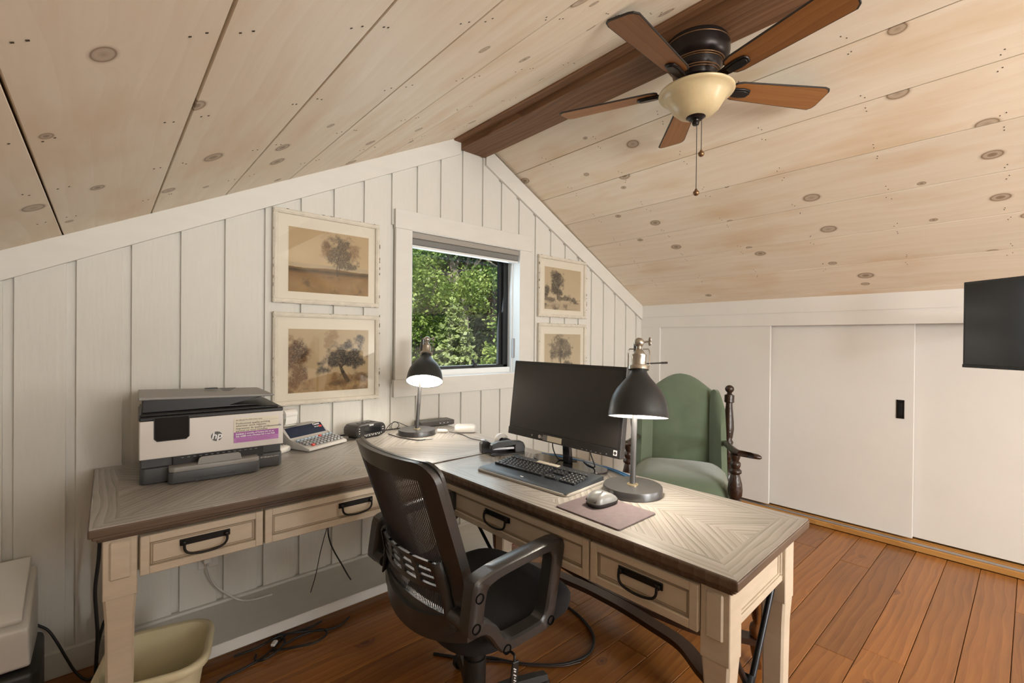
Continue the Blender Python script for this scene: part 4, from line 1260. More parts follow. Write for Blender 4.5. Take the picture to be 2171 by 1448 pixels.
# desk lamps -------------------------------------------------------------
def desk_lamp(name, label, loc, lean, top_z, ball_off, tilt_dir, tilt, roll_lean, watts):
    """base, pole, ball joint and a bell shade that leans towards tilt_dir"""
    T = thing(name, label, 'lamp', loc, 0, 'black bell-shade desk lamps')
    B().lathe([(0, 0), (.096, 0), (.098, .002), (.098, .024), (.0965, .027), (0, .027)], (0, 0, 0), 48).obj('base', 'lamp_steel', T, 40)
    B().lathe([(0, .027), (.019, .027), (.019, .030), (.012, .032), (0, .032)], (0, 0, 0), 24).obj('collar', 'brass', T, 40)
    tip = Vector((lean[0], lean[1], top_z))
    bt = Vector((ball_off[0], ball_off[1], top_z))
    B().tube([(0, 0, .03), tip * .5 + Vector((0, 0, .015)), tip], .0098, 16).obj('pole', 'lamp_steel', T, 40)
    j = B().sphere(bt, .0165, 20, 14).tube([tip, bt], .008, 10).obj('ball_joint', 'brushed_nickel', T, 60)
    td = Vector((tilt_dir[0], tilt_dir[1], 0)).normalized()
    side = Vector((-td.y, td.x, 0))
    b = B()
    r_ = side
    b.tube([bt, bt + r_ * .030 + Vector((0, 0, .004))], .003, 8)
    b.sphere(bt + r_ * .034 + Vector((0, 0, .010)), .006, 10, 8, (.6, 1, 1.4)).sphere(bt + r_ * .034 - Vector((0, 0, .002)), .006, 10, 8, (.6, 1, 1.4))
    b.obj('wing_nut', 'brushed_nickel', j, 60)
    # shade frame: local -Z = down along the tilted axis; tilting moves the rim towards td
    zax = (Vector((0, 0, 1)) * math.cos(tilt) - td * math.sin(tilt)).normalized()
    yax = side; xax = yax.cross(zax)
    M = Matrix(((xax.x, yax.x, zax.x, bt.x), (xax.y, yax.y, zax.y, bt.y), (xax.z, yax.z, zax.z, bt.z), (0, 0, 0, 1)))
    M = M @ Matrix.Rotation(roll_lean, 4, 'X')
    so = B().lathe([(.009, -.012), (.009, -.022), (.013, -.026), (.020, -.038), (.0205, -.040), (.025, -.042), (.025, -.047), (.0235, -.050), (.0235, -.076), (.032, -.079), (.033, -.082), (.033, -.091), (.028, -.094), (0, -.094)], (0, 0, 0), 32).obj('socket', 'brushed_nickel', T, 35, None, None, M)
    b = B()
    for s in (-1, 1):
        b.tube([(0, s * .012, -.022), (0, s * .030, -.022), (0, s * .034, -.03), (0, s * .034, -.085)], .0022, 6)
    b.box((-.022, 0, -.050), (.005, .010, .060), .001)
    b.obj('yoke', 'brushed_nickel', so, 60)
    B().tube([(0, .024, -.070), (0, .085, -.066)], .0024, 8).cyl((0, .070, -.0669), (0, .090, -.0657), .0036, .0036, 10).obj('switch_lever', 'lamp_steel', so, 60)
    prof = [(.024, -.092), (.026, -.098), (.030, -.106), (.040, -.120), (.054, -.136), (.070, -.156), (.082, -.178), (.089, -.202), (.0925, -.226), (.0945, -.244), (.0955, -.246)]
    shd = B().lathe(prof + [(r2 - .0016, z2 + .0002) for r2, z2 in prof[::-1]], (0, 0, 0), 56).obj('shade', 'lamp_black', T, 60, None, None, M)
    B().lathe([(r2 - .0022, z2 + .0005) for r2, z2 in prof[1:-1]], (0, 0, 0), 56).obj('shade_lining', 'lamp_inner', shd, 60, None, None, ID)
    bl = B().sphere((0, 0, -.175), .029, 20, 14, (1, 1, 1.1)).lathe([(.014, -.105), (.016, -.130), (.024, -.155)], (0, 0, 0), 20).obj('bulb', 'bulb_glow', shd, 80, None, None, ID)
    ld = bpy.data.lights.new(name + '_light', 'POINT'); ld.energy = watts; ld.color = (1.0, 0.90, 0.77); ld.shadow_soft_size = .035
    lo = bpy.data.objects.new(name + '_light', ld); C.objects.link(lo); lo.parent = T
    lo.location = M @ Vector((0, 0, -.218))
    return T
tc_ = lambda x, y: (-x / math.hypot(x, y), -y / math.hypot(x, y))
desk_lamp('desk_lamp', 'black bell-shade desk lamp in front of the window', (1.2726, 2.2072, DZ), (.022, -.019), .512, (.052, -.010), (-.50, -.86), R(26), R(-3), 5.5)
desk_lamp('desk_lamp', 'black bell-shade desk lamp on the right desk beside the mouse pad', (1.3494, .8998, DZ), (.006, -.006), .510, (-.016, -.030), (-.84, -.54), R(13), R(0), 5.5)

# boxes and gadgets at the back of the desk
MO = thing('modem_box', 'flat dark network box behind the lamp near the window wall', 'modem', (1.375, 2.335, DZ), R(-6))
B().bb(0, .215, 0, .10, .003, .030, .003).obj('case', 'radio_dark', MO)
b = B()
for k in range(3): b.box((.12 + .025 * k, -.0006, .017), (.005, .0012, .004))
b.obj('indicator_light', 'ink_white', MO)
B().bb(.01, .205, .01, .09, 0, .004).obj('foot', 'black_plastic', MO)
WR = thing('router', 'white rounded-square wireless router on the desk corner', 'router', (1.520, 2.105, DZ), R(-35))
def sq(g, z, r=.060, p=.42): return [Vector((r * g * math.copysign(abs(math.cos(a)) ** p, math.cos(a)), r * g * math.copysign(abs(math.sin(a)) ** p, math.sin(a)), z)) for a in np.linspace(0, 2 * PI, 40, endpoint=False)]
B().loft([sq(.96, .004), sq(1.0, .008), sq(1.0, .024), sq(.965, .0285)]).obj('case', 'white_plastic', WR, 50)
B().loft([sq(.965, .0285), sq(.93, .0315), sq(.7, .033), sq(.1, .0325)]).obj('top_cover', 'white_plastic', WR, 50)
B().loft([sq(.90, 0), sq(.90, .0045)]).obj('foot', 'radio_dark', WR)
AD = thing('cable_adapter', 'short white cable adapter lying beside the lamp base', 'adapter', (1.395, 2.150, DZ + .0105), R(-48))
B().cyl((-.024, 0, 0), (.026, 0, 0), .0100, .0100, 16).cyl((.026, 0, 0), (.032, 0, 0), .007, .006, 16).obj('plug_body', 'white_plastic', AD, 40)

# tape dispenser and stapler
TD = thing('tape_dispenser', 'black tape dispenser with clear tape roll next to the keyboard', 'tape dispenser', (1.318, 1.655, DZ), R(-24))
B().prism([(-.03, 0), (.125, 0), (.132, .010), (.130, .034), (.112, .040), (.100, .034), (.080, .022), (.035, .022), (.010, .040), (.002, .052), (-.022, .054), (-.032, .040)], -.024, .024, 'xz', .002).obj('body', 'black_plastic', TD)
for s in (-1, 1): B().prism([(.035, .020), (.128, .010), (.128, .040), (.085, .066), (.072, .066)], s * .026 - .003, s * .026 + .003, 'xz', .001).obj('side_cheek', 'monitor_frame', TD)
B().lathe([(.014, -.010), (.032, -.010), (.032, .010), (.014, .010)], (.068, 0, .050), 28, rotm((R(90), 0, 0))).obj('tape_roll', 'white_plastic', TD, 40)
B().box((-.020, 0, .056), (.016, .030, .004), .001).obj('cutter', 'aluminium', TD)
SG = thing('stapler', 'black desktop stapler with silver magazine in front of the tape dispenser', 'stapler', (1.287, 1.590, DZ), R(-20))
B().prism([(0, 0), (.158, 0), (.160, .006), (.150, .010), (.0, .008)], -.017, .017, 'xz', .002).obj('base', 'black_plastic', SG)
B().prism([(.112, .008), (.158, .008), (.160, .034), (.152, .052), (.140, .058), (.118, .060), (.110, .050), (.108, .03)], -.016, .016, 'xz', .003).obj('hinge_block', 'black_plastic', SG)
B().prism([(.006, .026), (.120, .024), (.120, .034), (.006, .036)], -.009, .009, 'xz', .001).obj('magazine', 'aluminium', SG)
B().prism([(-.004, .030), (.000, .050), (.030, .060), (.090, .062), (.122, .060), (.122, .042), (.030, .040), (.004, .028)], -.0155, .0155, 'xz', .004, 2).obj('top_arm', 'monitor_frame', SG)

# monitor (faces -x) ------------------------------------------------------
MN = thing('monitor', 'black widescreen computer monitor with a paper label on its lower bezel', 'monitor', (1.405, 1.280, DZ), R(0.0))
tl = R(6.5)
MT = Matrix.Translation((-.020, 0, .090)) @ Matrix.Rotation(tl, 4, 'Y')
mw, mh = .606, .332
pn = B().box((.014, 0, mh / 2), (.028, mw, mh), .003, None, 2, None).obj('housing', 'monitor_frame', MN, None, None, None, MT)
B().box((-.0008, .0, mh / 2 + .011), (.0016, mw - .026, mh - .050)).obj('screen', 'monitor_face', pn)
b = B()
b.box((-.0015, 0, .0165), (.003, mw, .031), .001)
b.obj('lower_bezel', 'monitor_frame', pn)
exm, ezm = (0, -1, 0), (0, 0, 1)
B().box((-.0034, .028, .0165), (.0008, .100, .022)).obj('paper_label', 'sticker_cream', pn)
B().box((-.0036, .070, .0165), (.0009, .026, .022)).obj('label_end', 'dust_grey', pn)
B().lathe([(0, 0), (.0075, 0), (.0075, .0008), (0, .0008)], (-.0032, .103, .0165), 20, rotm((0, R(-90), 0))).obj('brand_disc', 'calc_grey', pn)
letter('LG', .016, 'calc_grey', pn, (-.0036, .094, .0110), exm, ezm, 'LEFT', .0003)
b = B()
for k in range(5): b.box((-.0032, -.13 - .022 * k, .007), (.0006, .006, .0015))
b.box((-.0032, -.245, .010), (.0008, .004, .003)); b.obj('button_marks', 'calc_grey', pn)
B().box((-.0036, -.283, .020), (.0008, .016, .019)).obj('energy_sticker', 'ink_white', pn)
B().box((-.0041, -.283, .0195), (.0008, .010, .010), 0, (R(45), 0, 0)).obj('sticker_print', 'ink_dark', pn)
letter('v', .018, 'calc_grey', pn, (-.0036, .152, .0110), exm, ezm, 'LEFT', .0002)
B().prism([(.030, .006), (.058, .006), (.042, .16), (.022, .16)], -.018, .018, 'xz', .004).obj('stand_neck', 'screen_black', MN)
b = B()
foot = [(.045 + .095 * math.cos(a) * (1 if math.cos(a) > 0 else .85), .19 * math.sin(a)) for a in np.linspace(0, 2 * PI, 48, endpoint=False)]
b.prism(foot, 0, .007, 'xy', .002).obj('stand_foot', 'screen_black', MN, 40)

# keyboard ---------------------------------------------------------------
# local: x = along the keyboard towards its right end, y = away from the typist
KB = thing('keyboard', 'black wireless keyboard with smooth palm rest in front of the monitor', 'keyboard', (1.100, 1.445, DZ), math.atan2(-.4345, .0335))
kl, kd = .440, .228
def kside(x0, x1): return None
B().prism([(.006, 0), (kl - .018, 0), (kl - .004, .010), (kl, .03), (kl, kd - .01), (kl - .010, kd), (.010, kd), (0, kd - .012), (0, .014)], .0, .010, 'xy', .003, 2).obj('underside', 'keyboard_rim', KB)
rise = lambda y: .012 + .014 * max(0, (y - .02) / (kd - .02))
secs = []
def kp(x): return [(.004, .0105), (.010, .014), (.030, .0165), (.066, .0150), (.072, rise(.072)), (kd - .006, rise(kd)), (kd - .002, rise(kd) - .004), (kd - .002, .010), (.004, .008)]
B().loft([[Vector((x, y, z)) for y, z in kp(x)] for x in (.004, kl - .004)]).obj('body', 'keyboard_body', KB, 30)
letter('logi', .010, 'ink_white', KB, (.205, .028, .0171), (1, 0, 0), (0, 1, 0))
sl = math.atan2(.014, kd - .02)
def key(x, y, w, d=.0150):
    return B().box((0, 0, .0045), (w - .0026, d - .0022, .008), .0016).obj('key', 'key_black', KB, None, (x + w / 2, y + d / 2, rise(y)), (sl, 0, 0))
ku = .0178
rows_ = [
    (.080, [1.25, 1.1, 1.1, 5.9, 1.1, 1.1, 1.1, 1.25]),
    (.0965, [2.15, 1, 1, 1, 1, 1, 1, 1, 1, 1, 1, 1.7]),
    (.113, [1.75, 1, 1, 1, 1, 1, 1, 1, 1, 1, 1, 1, 1.15]),
    (.1295, [1.5, 1, 1, 1, 1, 1, 1, 1, 1, 1, 1, 1, 1, .4]),
    (.146, [1, 1, 1, 1, 1, 1, 1, 1, 1, 1, 1, 1, 1, .9]),
]
legend = B()
for y, ws in rows_:
    x = .016
    for w in ws:
        key(x, y, w * ku)
        p = (x + w * ku * .4, y + .009, rise(y) + .0097)
        legend.box(p, (.0032, .0032, .0004), 0, (sl, 0, 0))
        x += w * ku
for r_, y in enumerate((.080, .0965, .1295, .146)):
    for c_ in range(3):
        if r_ == 1 and c_ != 1: continue
        key(.276 + c_ * ku, y, ku); legend.box((.276 + c_ * ku + .006, y + .008, rise(y) + .0097), (.004, .002, .0004), 0, (sl, 0, 0))
for r_ in range(5):
    for c_ in range(4):
        y = .080 + .0165 * r_
        key(.342 + c_ * ku, y, ku); legend.box((.342 + c_ * ku + .006, y + .008, rise(y) + .0097), (.0035, .0045, .0004), 0, (sl, 0, 0))
for k in range(16):
    key(.020 + .0244 * k, .170, .020, .011); legend.box((.028 + .0244 * k, .176, rise(.17) + .0097), (.006, .002, .0004), 0, (sl, 0, 0))
legend.obj('key_legends', 'calc_grey', KB)['kind'] = 'stuff'
for k in range(2): B().box((.165 + .056 * k, .205, rise(.205) + .0018), (.052, .020, .003), .001, (sl, 0, 0)).obj('media_strip', 'sticker_cream', KB)

# mouse on its pad ---------------------------------------------------------
MP = tag(B().prism([(1.052, .740), (1.230, .740), (1.2355, .7455), (1.2355, .970), (1.230, .9755), (1.054, .9755), (1.0485, .970), (1.0475, .7455)], DZ, DZ + .0045, 'xy', .001).obj('mouse_pad', 'pad_maroon'), 'worn dark maroon rectangular mouse pad under the mouse', 'mouse pad')
MS = thing('computer_mouse', 'silver and black wireless mouse on the maroon pad', 'mouse', (1.172, .890, DZ + .0045), R(-8))
def mring(z, g, gx=1.0):
    out = []
    for a in np.linspace(0, 2 * PI, 32, endpoint=False):
        ca, sa = math.cos(a), math.sin(a)
        x = .056 * gx * math.copysign(abs(ca) ** .7, ca); y = .031 * math.copysign(abs(sa) ** .7, sa) * (1 - .10 * math.sin(ca * 1.6))
        zz = z * (1 - .16 * ca - .32 * ca * ca) if z > .012 else z
        out.append(Vector((x * g, y * g, zz)))
    return out
B().loft([mring(.001, .92), mring(.006, 1.0), mring(.012, .99)]).obj('lower_shell', 'black_plastic', MS, 60)
B().loft([mring(.0121, .985), mring(.024, .95), mring(.034, .84), mring(.040, .66), mring(.043, .40), mring(.044, .05)]).obj('upper_shell', 'mouse_grey', MS, 60)
B().loft([[Vector((-.050 + .030 * t, .022 * s * (1 - .12 * t), .0165 + .0195 * math.sin(t * PI / 2.1))) + Vector((-.0022, 0, .0012)) for s in np.linspace(-1, 1, 7)] for t in np.linspace(0, .62, 6)], False, False).obj('palm_panel', 'screen_black', MS, 60)
letter('G', .010, 'ink_white', MS, (-.0462, .004, .0262), (0, -1, 0), (.6, 0, .8), 'LEFT', .0005)
B().cyl((.036, -.004, .0285), (.036, .004, .0285), .008, .008, 14).obj('scroll_wheel', 'black_plastic', MS, 40)

# cables on the desks ------------------------------------------------------
def cable(name, label, pts, r, mat, group='loose cables', n=8):
    o = B().tube(smooth_path(pts, n), r, 8).obj(name, mat, None, 80)
    return tag(o, label, 'cable', group)
cable('power_cable', 'black cable running from the clock radio to the lamp base', [(1.140, 2.275, DZ + .006), (1.150, 2.18, DZ + .004), (1.165, 2.12, DZ + .004), (1.190, 2.055, DZ + .004), (1.225, 2.040, DZ + .004)], .0026, 'cable_black')
cable('power_cable', 'thin black cable from the white adapter to the tape dispenser', [(1.420, 2.118, DZ + .008), (1.445, 2.03, DZ + .003), (1.425, 1.92, DZ + .003), (1.440, 1.82, DZ + .003), (1.425, 1.725, DZ + .003), (1.400, 1.70, DZ + .003)], .0022, 'cable_black')
cable('power_cable', 'coiled thin black cable standing up behind the lamp base', [(1.14, 2.33, DZ + .004), (1.16, 2.30, DZ + .05), (1.19, 2.29, DZ + .062), (1.215, 2.30, DZ + .040), (1.20, 2.315, DZ + .018), (1.175, 2.31, DZ + .030), (1.19, 2.315, DZ + .060), (1.25, 2.35, DZ + .040), (1.31, 2.37, DZ + .012), (1.36, 2.375, DZ + .010)], .0018, 'cable_black')
cable('power_cable', 'black cable lying along the wall behind the clock radio', [(.90, 2.405, DZ + .004), (1.03, 2.405, DZ + .004), (1.16, 2.395, DZ + .004), (1.27, 2.39, DZ + .004)], .003, 'cable_black')
cable('network_cable', 'blue cable trailing behind the monitor foot toward the lamp', [(1.475, 1.46, DZ + .004), (1.500, 1.36, DZ + .006), (1.515, 1.22, DZ + .005), (1.505, 1.10, DZ + .005), (1.475, 1.01, DZ + .005), (1.448, .955, DZ + .005)], .0036, 'cable_blue')
cable('network_cable', 'second blue cable lying beside the first behind the monitor', [(1.488, 1.47, DZ + .004), (1.516, 1.34, DZ + .005), (1.528, 1.20, DZ + .004), (1.518, 1.09, DZ + .004), (1.490, 1.00, DZ + .004), (1.456, .940, DZ + .004)], .0030, 'cable_blue')
cable('monitor_cable', 'black cable hanging in a loop from the back of the monitor', [(1.428, 1.345, DZ + .12), (1.432, 1.350, DZ + .06), (1.445, 1.330, DZ + .012), (1.470, 1.300, DZ + .012), (1.495, 1.27, DZ + .010)], .0026, 'cable_black')
cable('monitor_cable', 'black cable dropping from the monitor to the desk edge', [(1.430, 1.165, DZ + .12), (1.446, 1.155, DZ + .06), (1.462, 1.150, DZ + .014), (1.480, 1.20, DZ + .010), (1.510, 1.245, DZ + .010)], .0026, 'cable_black')
cable('cable_stub', 'short braided cable end lying in front of the lamp base', [(1.205, 2.066, DZ + .004), (1.235, 2.050, DZ + .004), (1.262, 2.040, DZ + .004)], .0035, 'calc_grey')
# ------------------------------------------------------------------ framed landscape prints
NXP, NYP = 216, 168
def vnoise(nx, ny, sx, sy, seed):
    r = np.random.RandomState(seed)
    g = r.rand(sy + 2, sx + 2)
    u = np.linspace(0, sx, nx); v = np.linspace(0, sy, ny)
    iu, iv = np.floor(u).astype(int), np.floor(v).astype(int)
    fu, fv = u - iu, v - iv
    fu = fu * fu * (3 - 2 * fu); fv = fv * fv * (3 - 2 * fv)
    a = g[np.ix_(iv, iu)]; b_ = g[np.ix_(iv, iu + 1)]; c = g[np.ix_(iv + 1, iu)]; d = g[np.ix_(iv + 1, iu + 1)]
    return (a * (1 - fu) + b_ * fu) * (1 - fv)[:, None] + (c * (1 - fu) + d * fu) * fv[:, None]
def fbm(seed, s=4, o=5, ar=1.3):
    t = np.zeros((NYP, NXP)); amp = 1.0; tot = 0
    for k in range(o):
        t += amp * vnoise(NXP, NYP, int(s * ar * 2 ** k), int(s * 2 ** k), seed + k); tot += amp; amp *= .62
    return t / tot
UU, VV = np.meshgrid(np.linspace(0, 1, NXP), np.linspace(0, 1, NYP))      # V = 0 at the top
def blend(img, mask, col):
    m = np.clip(mask, 0, 1)[..., None]
    return img * (1 - m) + np.array(col)[None, None] * m
def crown(img, blobs, seed, col, col2, soft=.55, fine=9):
    f = np.full((NYP, NXP), -3.0)
    for cx, cy, rx, ry in blobs: f = np.maximum(f, 1 - np.sqrt(((UU - cx) / rx) ** 2 + ((VV - cy) / ry) ** 2))
    n = fbm(seed, fine, 4); n2 = fbm(seed + 31, fine // 2, 4)
    hf = np.random.RandomState(seed).rand(NYP, NXP); hf = (hf + np.roll(hf, 1, 0) + np.roll(hf, 1, 1) + np.roll(np.roll(hf, 1, 0), 1, 1)) / 4
    m = np.clip((f * 1.4 + (n - .5) * 2.6) * 1.3, 0, 1) * soft * np.clip(.95 + 1.3 * (hf - .45), .4, 1.15)
    img = blend(img, m, col)
    return blend(img, np.clip((f * 1.2 + (n2 - .62) * 5), 0, 1) * soft * np.clip(.6 + 2.2 * (hf - .45), .1, 1), col2)
def stroke(img, pts, w, col, a=.85):
    for (x0, y0, w0), (x1, y1, w1) in zip([(p[0], p[1], p[2]) for p in pts[:-1]], [(p[0], p[1], p[2]) for p in pts[1:]]):
        dx, dy = x1 - x0, y1 - y0
        t = np.clip(((UU - x0) * dx + (VV - y0) * dy) / (dx * dx + dy * dy + 1e-9), 0, 1)
        d = np.sqrt(((UU - x0 - t * dx) * 1.27) ** 2 + (VV - y0 - t * dy) ** 2)
        img = blend(img, np.clip((w0 + (w1 - w0) * t - d) / .006 + .5, 0, 1) * a, col)
    return img
def base_paper(top, low, seed):
    img = np.zeros((NYP, NXP, 3)); img[:] = np.array(top)
    img = blend(img, VV * .8, low)
    return blend(img, (fbm(seed, 6) - .45) * .35, tuple(c * .8 for c in top))
SKY, SKYL = (.46, .345, .205), (.52, .41, .26)
DK, DB, BR, TN = (.055, .045, .032), (.10, .078, .055), (.19, .105, .045), (.34, .22, .105)
def art_plain():
    im = base_paper(SKY, SKYL, 1)
    im = blend(im, ((VV > .545) & (VV < .60)) * .45 * (.4 + fbm(5, 5)), (.30, .27, .22))
    hor = .605 + .012 * np.sin(UU * 9)
    im = blend(im, (VV > hor) * .9, BR)
    im = blend(im, np.clip(1 - np.abs(VV - .655 - .02 * (fbm(6, 8) - .5)) / .055, 0, 1) * 1.2 * (UU > .0) * (.55 + .5 * fbm(9, 10)), DK)
    im = blend(im, np.clip((VV - .70) * 6, 0, 1) * fbm(12, 5) * 1.1, TN)
    im = blend(im, np.clip((fbm(14, 7) - .50) * 3.4, 0, 1) * (VV > .72) * .8, DB)
    im = blend(im, np.clip(1 - np.abs(UU - (.88 - .75 * (VV - .72))) / .10, 0, 1) * (VV > .72) * .6, TN)
    im = stroke(im, [(.585, .70, .010), (.580, .58, .008), (.60, .40, .006), (.64, .25, .003)], 0, DK)
    im = stroke(im, [(.60, .70, .006), (.61, .58, .005), (.67, .42, .003)], 0, DK)
    im = crown(im, [(.62, .22, .20, .16), (.53, .33, .13, .20), (.70, .36, .16, .22), (.60, .45, .16, .14), (.74, .50, .09, .14), (.46, .24, .08, .10)], 40, (.085, .072, .055), (.045, .042, .036), .85, 11)
    return crown(im, [(.45, .27, .09, .16), (.80, .28, .09, .14)], 44, (.20, .12, .06), (.15, .085, .045), .6, 11)
def art_oak():
    im = base_paper((.47, .37, .24), (.45, .33, .19), 2)
    g = .80 + .05 * np.sin(UU * 7 + 1) - .06 * UU
    im = blend(im, (VV > g) * .8, TN)
    im = blend(im, np.clip((fbm(22, 7) - .45) * 3.5, 0, 1) * (VV > g - .02) * .8, BR)
    im = blend(im, np.clip((fbm(23, 9) - .52) * 4, 0, 1) * (VV > g) * .8, DB)
    im = crown(im, [(.08, .45, .16, .33), (.12, .70, .12, .22), (.05, .85, .12, .16)], 60, (.16, .085, .045), (.06, .045, .036), .9, 9)
    im = crown(im, [(.52, .10, .11, .12), (.50, .20, .12, .12)], 66, (.27, .17, .09), (.2, .13, .08), .6, 9)
    im = stroke(im, [(.72, .84, .040), (.66, .70, .030), (.62, .58, .020), (.55, .50, .008)], 0, DK)
    im = stroke(im, [(.64, .62, .014), (.72, .50, .010), (.80, .40, .005)], 0, DK)
    im = crown(im, [(.62, .42, .17, .16), (.50, .52, .15, .14), (.78, .40, .13, .15), (.86, .52, .11, .13), (.44, .66, .09, .13), (.70, .52, .14, .10), (.74, .28, .09, .10), (.89, .22, .09, .12)], 70, (.075, .065, .055), (.038, .036, .034), .92, 9)
    return crown(im, [(.90, .80, .14, .12), (.60, .88, .14, .05)], 77, (.16, .10, .055), (.085, .062, .04), .8, 9)
G1, G2, G3 = (.062, .055, .046), (.115, .10, .082), (.22, .195, .155)
def art_river():
    im = base_paper((.50, .405, .27), (.56, .47, .33), 3)
    im = blend(im, (VV > .80) * .55, (.40, .33, .235))
    im = blend(im, np.clip(1 - np.abs(VV - .745) / .02, 0, 1) * (UU > .72) * .6, G3)
    im = crown(im, [(.33, .20, .17, .16), (.36, .38, .20, .18), (.30, .52, .18, .12), (.40, .58, .16, .10)], 90, G2, G1, .85, 11)
    im = crown(im, [(.06, .56, .10, .14), (.02, .66, .10, .10)], 95, G2, G1, .8, 11)
    im = stroke(im, [(.34, .74, .016), (.35, .60, .010), (.36, .40, .006)], 0, G1)
    im = crown(im, [(.15, .76, .22, .06), (.45, .72, .20, .07), (.62, .70, .12, .08)], 99, G2, G1, .8, 12)
    im = crown(im, [(.76, .74, .09, .07), (.86, .80, .08, .06)], 102, G2, G1, .85, 12)
    im = blend(im, ((np.abs(UU - .80) < .05) & (VV > .69) & (VV < .74)) * .5, G3)
    im = blend(im, np.clip((fbm(104, 6) - .42) * 4, 0, 1) * (VV > .86) * (UU < .62) * .8, G2)
    return blend(im, np.clip((vnoise(NXP, NYP, 6, 60, 9) - .5) * 2, 0, 1) * (VV > .82) * .35, G3)
def art_willow():
    im = base_paper((.48, .40, .275), (.56, .47, .335), 4)
    im = crown(im, [(.42, .20, .26, .20), (.30, .38, .17, .24), (.55, .36, .20, .26), (.44, .46, .22, .20), (.66, .44, .08, .20), (.20, .46, .08, .18)], 110, G2, G1, .72, 12)
    im = stroke(im, [(.43, .76, .018), (.44, .55, .013), (.45, .35, .008)], 0, G1)
    im = crown(im, [(.08, .72, .12, .07), (.30, .76, .16, .06), (.62, .72, .12, .08), (.74, .76, .10, .07)], 116, G2, G1, .8, 12)
    im = blend(im, (VV > .80) * .5, G3)
    return blend(im, np.clip((fbm(118, 7) - .45) * 4, 0, 1) * (VV > .76) * .75, G2)

def print_mesh(img, w, h):
    """flat paper print: one coloured vertex per dab of ink"""
    xs = np.linspace(0, w, NXP); zs = np.linspace(h, 0, NYP)
    X, Z = np.meshgrid(xs, zs)
    V = np.stack([X.ravel(), np.zeros(X.size), Z.ravel()], 1)
    idx = np.arange(NXP * NYP).reshape(NYP, NXP)
    F = np.stack([idx[1:, :-1].ravel(), idx[1:, 1:].ravel(), idx[:-1, 1:].ravel(), idx[:-1, :-1].ravel()], 1)
    me = bpy.data.meshes.new('print')
    me.from_pydata(V.tolist(), [], F.tolist())
    ca = me.color_attributes.new('paint', 'FLOAT_COLOR', 'POINT')
    col = np.concatenate([np.clip(img, .005, .9).reshape(-1, 3), np.ones((NXP * NYP, 1))], 1).astype(np.float32)
    ca.data.foreach_set('color', col.ravel())
    return me
FR_W, FR_H = .548, .463
def picture(label, x0, z0, img, seed):
    T = thing('picture_frame', label, 'framed print', (x0, YG - .001, z0), 0, 'four framed landscape prints on the gable wall')
    r = random.Random(seed)
    fw = .023
    f = B()
    for (a0, a1, b0, b1) in ((0, FR_W, 0, fw), (0, FR_W, FR_H - fw, FR_H), (0, fw, fw, FR_H - fw), (FR_W - fw, FR_W, fw, FR_H - fw)):
        f.bb(a0, a1, -.024, 0, b0, b1, .003)
        f.bb(a0 + (.004 if a1 - a0 > .1 else .006), a1 - (.004 if a1 - a0 > .1 else .006), -.027, -.022, b0 + .006, b1 - .006, .002)
    fo = f.obj('frame', 'frame_cream', T)
    c = B()
    for k in range(26):                # worn chips along the edges
        t = r.random(); L_ = r.uniform(.003, .014)
        if r.random() < .5: c.box((t * FR_W, -.0255, r.choice((.001, FR_H - .001))), (L_, .004, .0016))
        else: c.box((r.choice((.001, FR_W - .001)), -.0255, t * FR_H), (.0016, .004, L_ * 1.3))
    ch = c.obj('worn_chips', 'frame_chip', fo); ch['kind'] = 'stuff'
    B().bb(fw - .004, FR_W - fw + .004, -.010, -.006, fw - .004, FR_H - fw + .004).obj('mat_board', 'mat_board', T)
    link('print', print_mesh(img, .414, .322), 'print_ink', T, None, (.073, -.0106, .060))
    b = B(); x0_, x1_, z0_, z1_ = .071, .489, .058, .384
    for a in ((x0_ - .002, x1_ + .002, z0_ - .002, z0_), (x0_ - .002, x1_ + .002, z1_, z1_ + .002), (x0_ - .002, x0_, z0_, z1_), (x1_, x1_ + .002, z0_, z1_)): b.bb(a[0], a[1], -.0112, -.0098, a[2], a[3])
    b.obj('mat_bevel', 'sticker_cream', T)
    b = B(); b.bm.faces.new([b.bm.verts.new(p) for p in ((fw - .003, -.0155, fw - .003), (FR_W - fw + .003, -.0155, fw - .003), (FR_W - fw + .003, -.0155, FR_H - fw + .003), (fw - .003, -.0155, FR_H - fw + .003))])
    b.obj('glazing', 'frame_glass', T)
picture('framed brown landscape with a tall tree on a plain, upper left of the window', .612, 1.468, art_plain(), 1)
picture('framed brown print of a spreading oak, lower left of the window above the calculator', .614, .9595, art_oak(), 2)
picture('framed grey print of a tall tree by a river, upper right of the window', 2.418, 1.470, art_river(), 3)
picture('framed grey print of a willow, right of the window half hidden by the monitor', 2.422, .9600, art_willow(), 4)

# ------------------------------------------------------------------ ceiling fan under the ridge beam
CF = thing('ceiling_fan', 'dark bronze ceiling fan with five brown blades and amber glass bowl', 'ceiling fan', (1.815, .928, 2.514))
B().lathe([(0, 0), (.118, 0), (.122, -.006), (.122, -.018), (.127, -.022), (.127, -.052), (.122, -.072), (.110, -.086), (.098, -.092), (.095, -.110), (.090, -.122), (.082, -.132), (.075, -.150), (0, -.150)], (0, 0, 0), 56).obj('motor_housing', 'bronze', CF, 30)
b = B()
for r_, z in ((.1278, -.022), (.1075, -.0895), (.1005, -.0935), (.0905, -.1245), (.0845, -.131)):
    b.lathe([(r_ - .004, z - .0022), (r_, z - .0018), (r_ + .0008, z), (r_, z + .0018), (r_ - .004, z + .0022)], (0, 0, 0), 56)
bd = b.obj('trim_band', 'bronze_band', CF, 60)
B().lathe([(0, -.148), (.066, -.148), (.068, -.160), (.068, -.176), (.052, -.180), (.052, -.198), (0, -.198)], (0, 0, 0), 40).obj('flywheel', 'bronze', CF, 35)
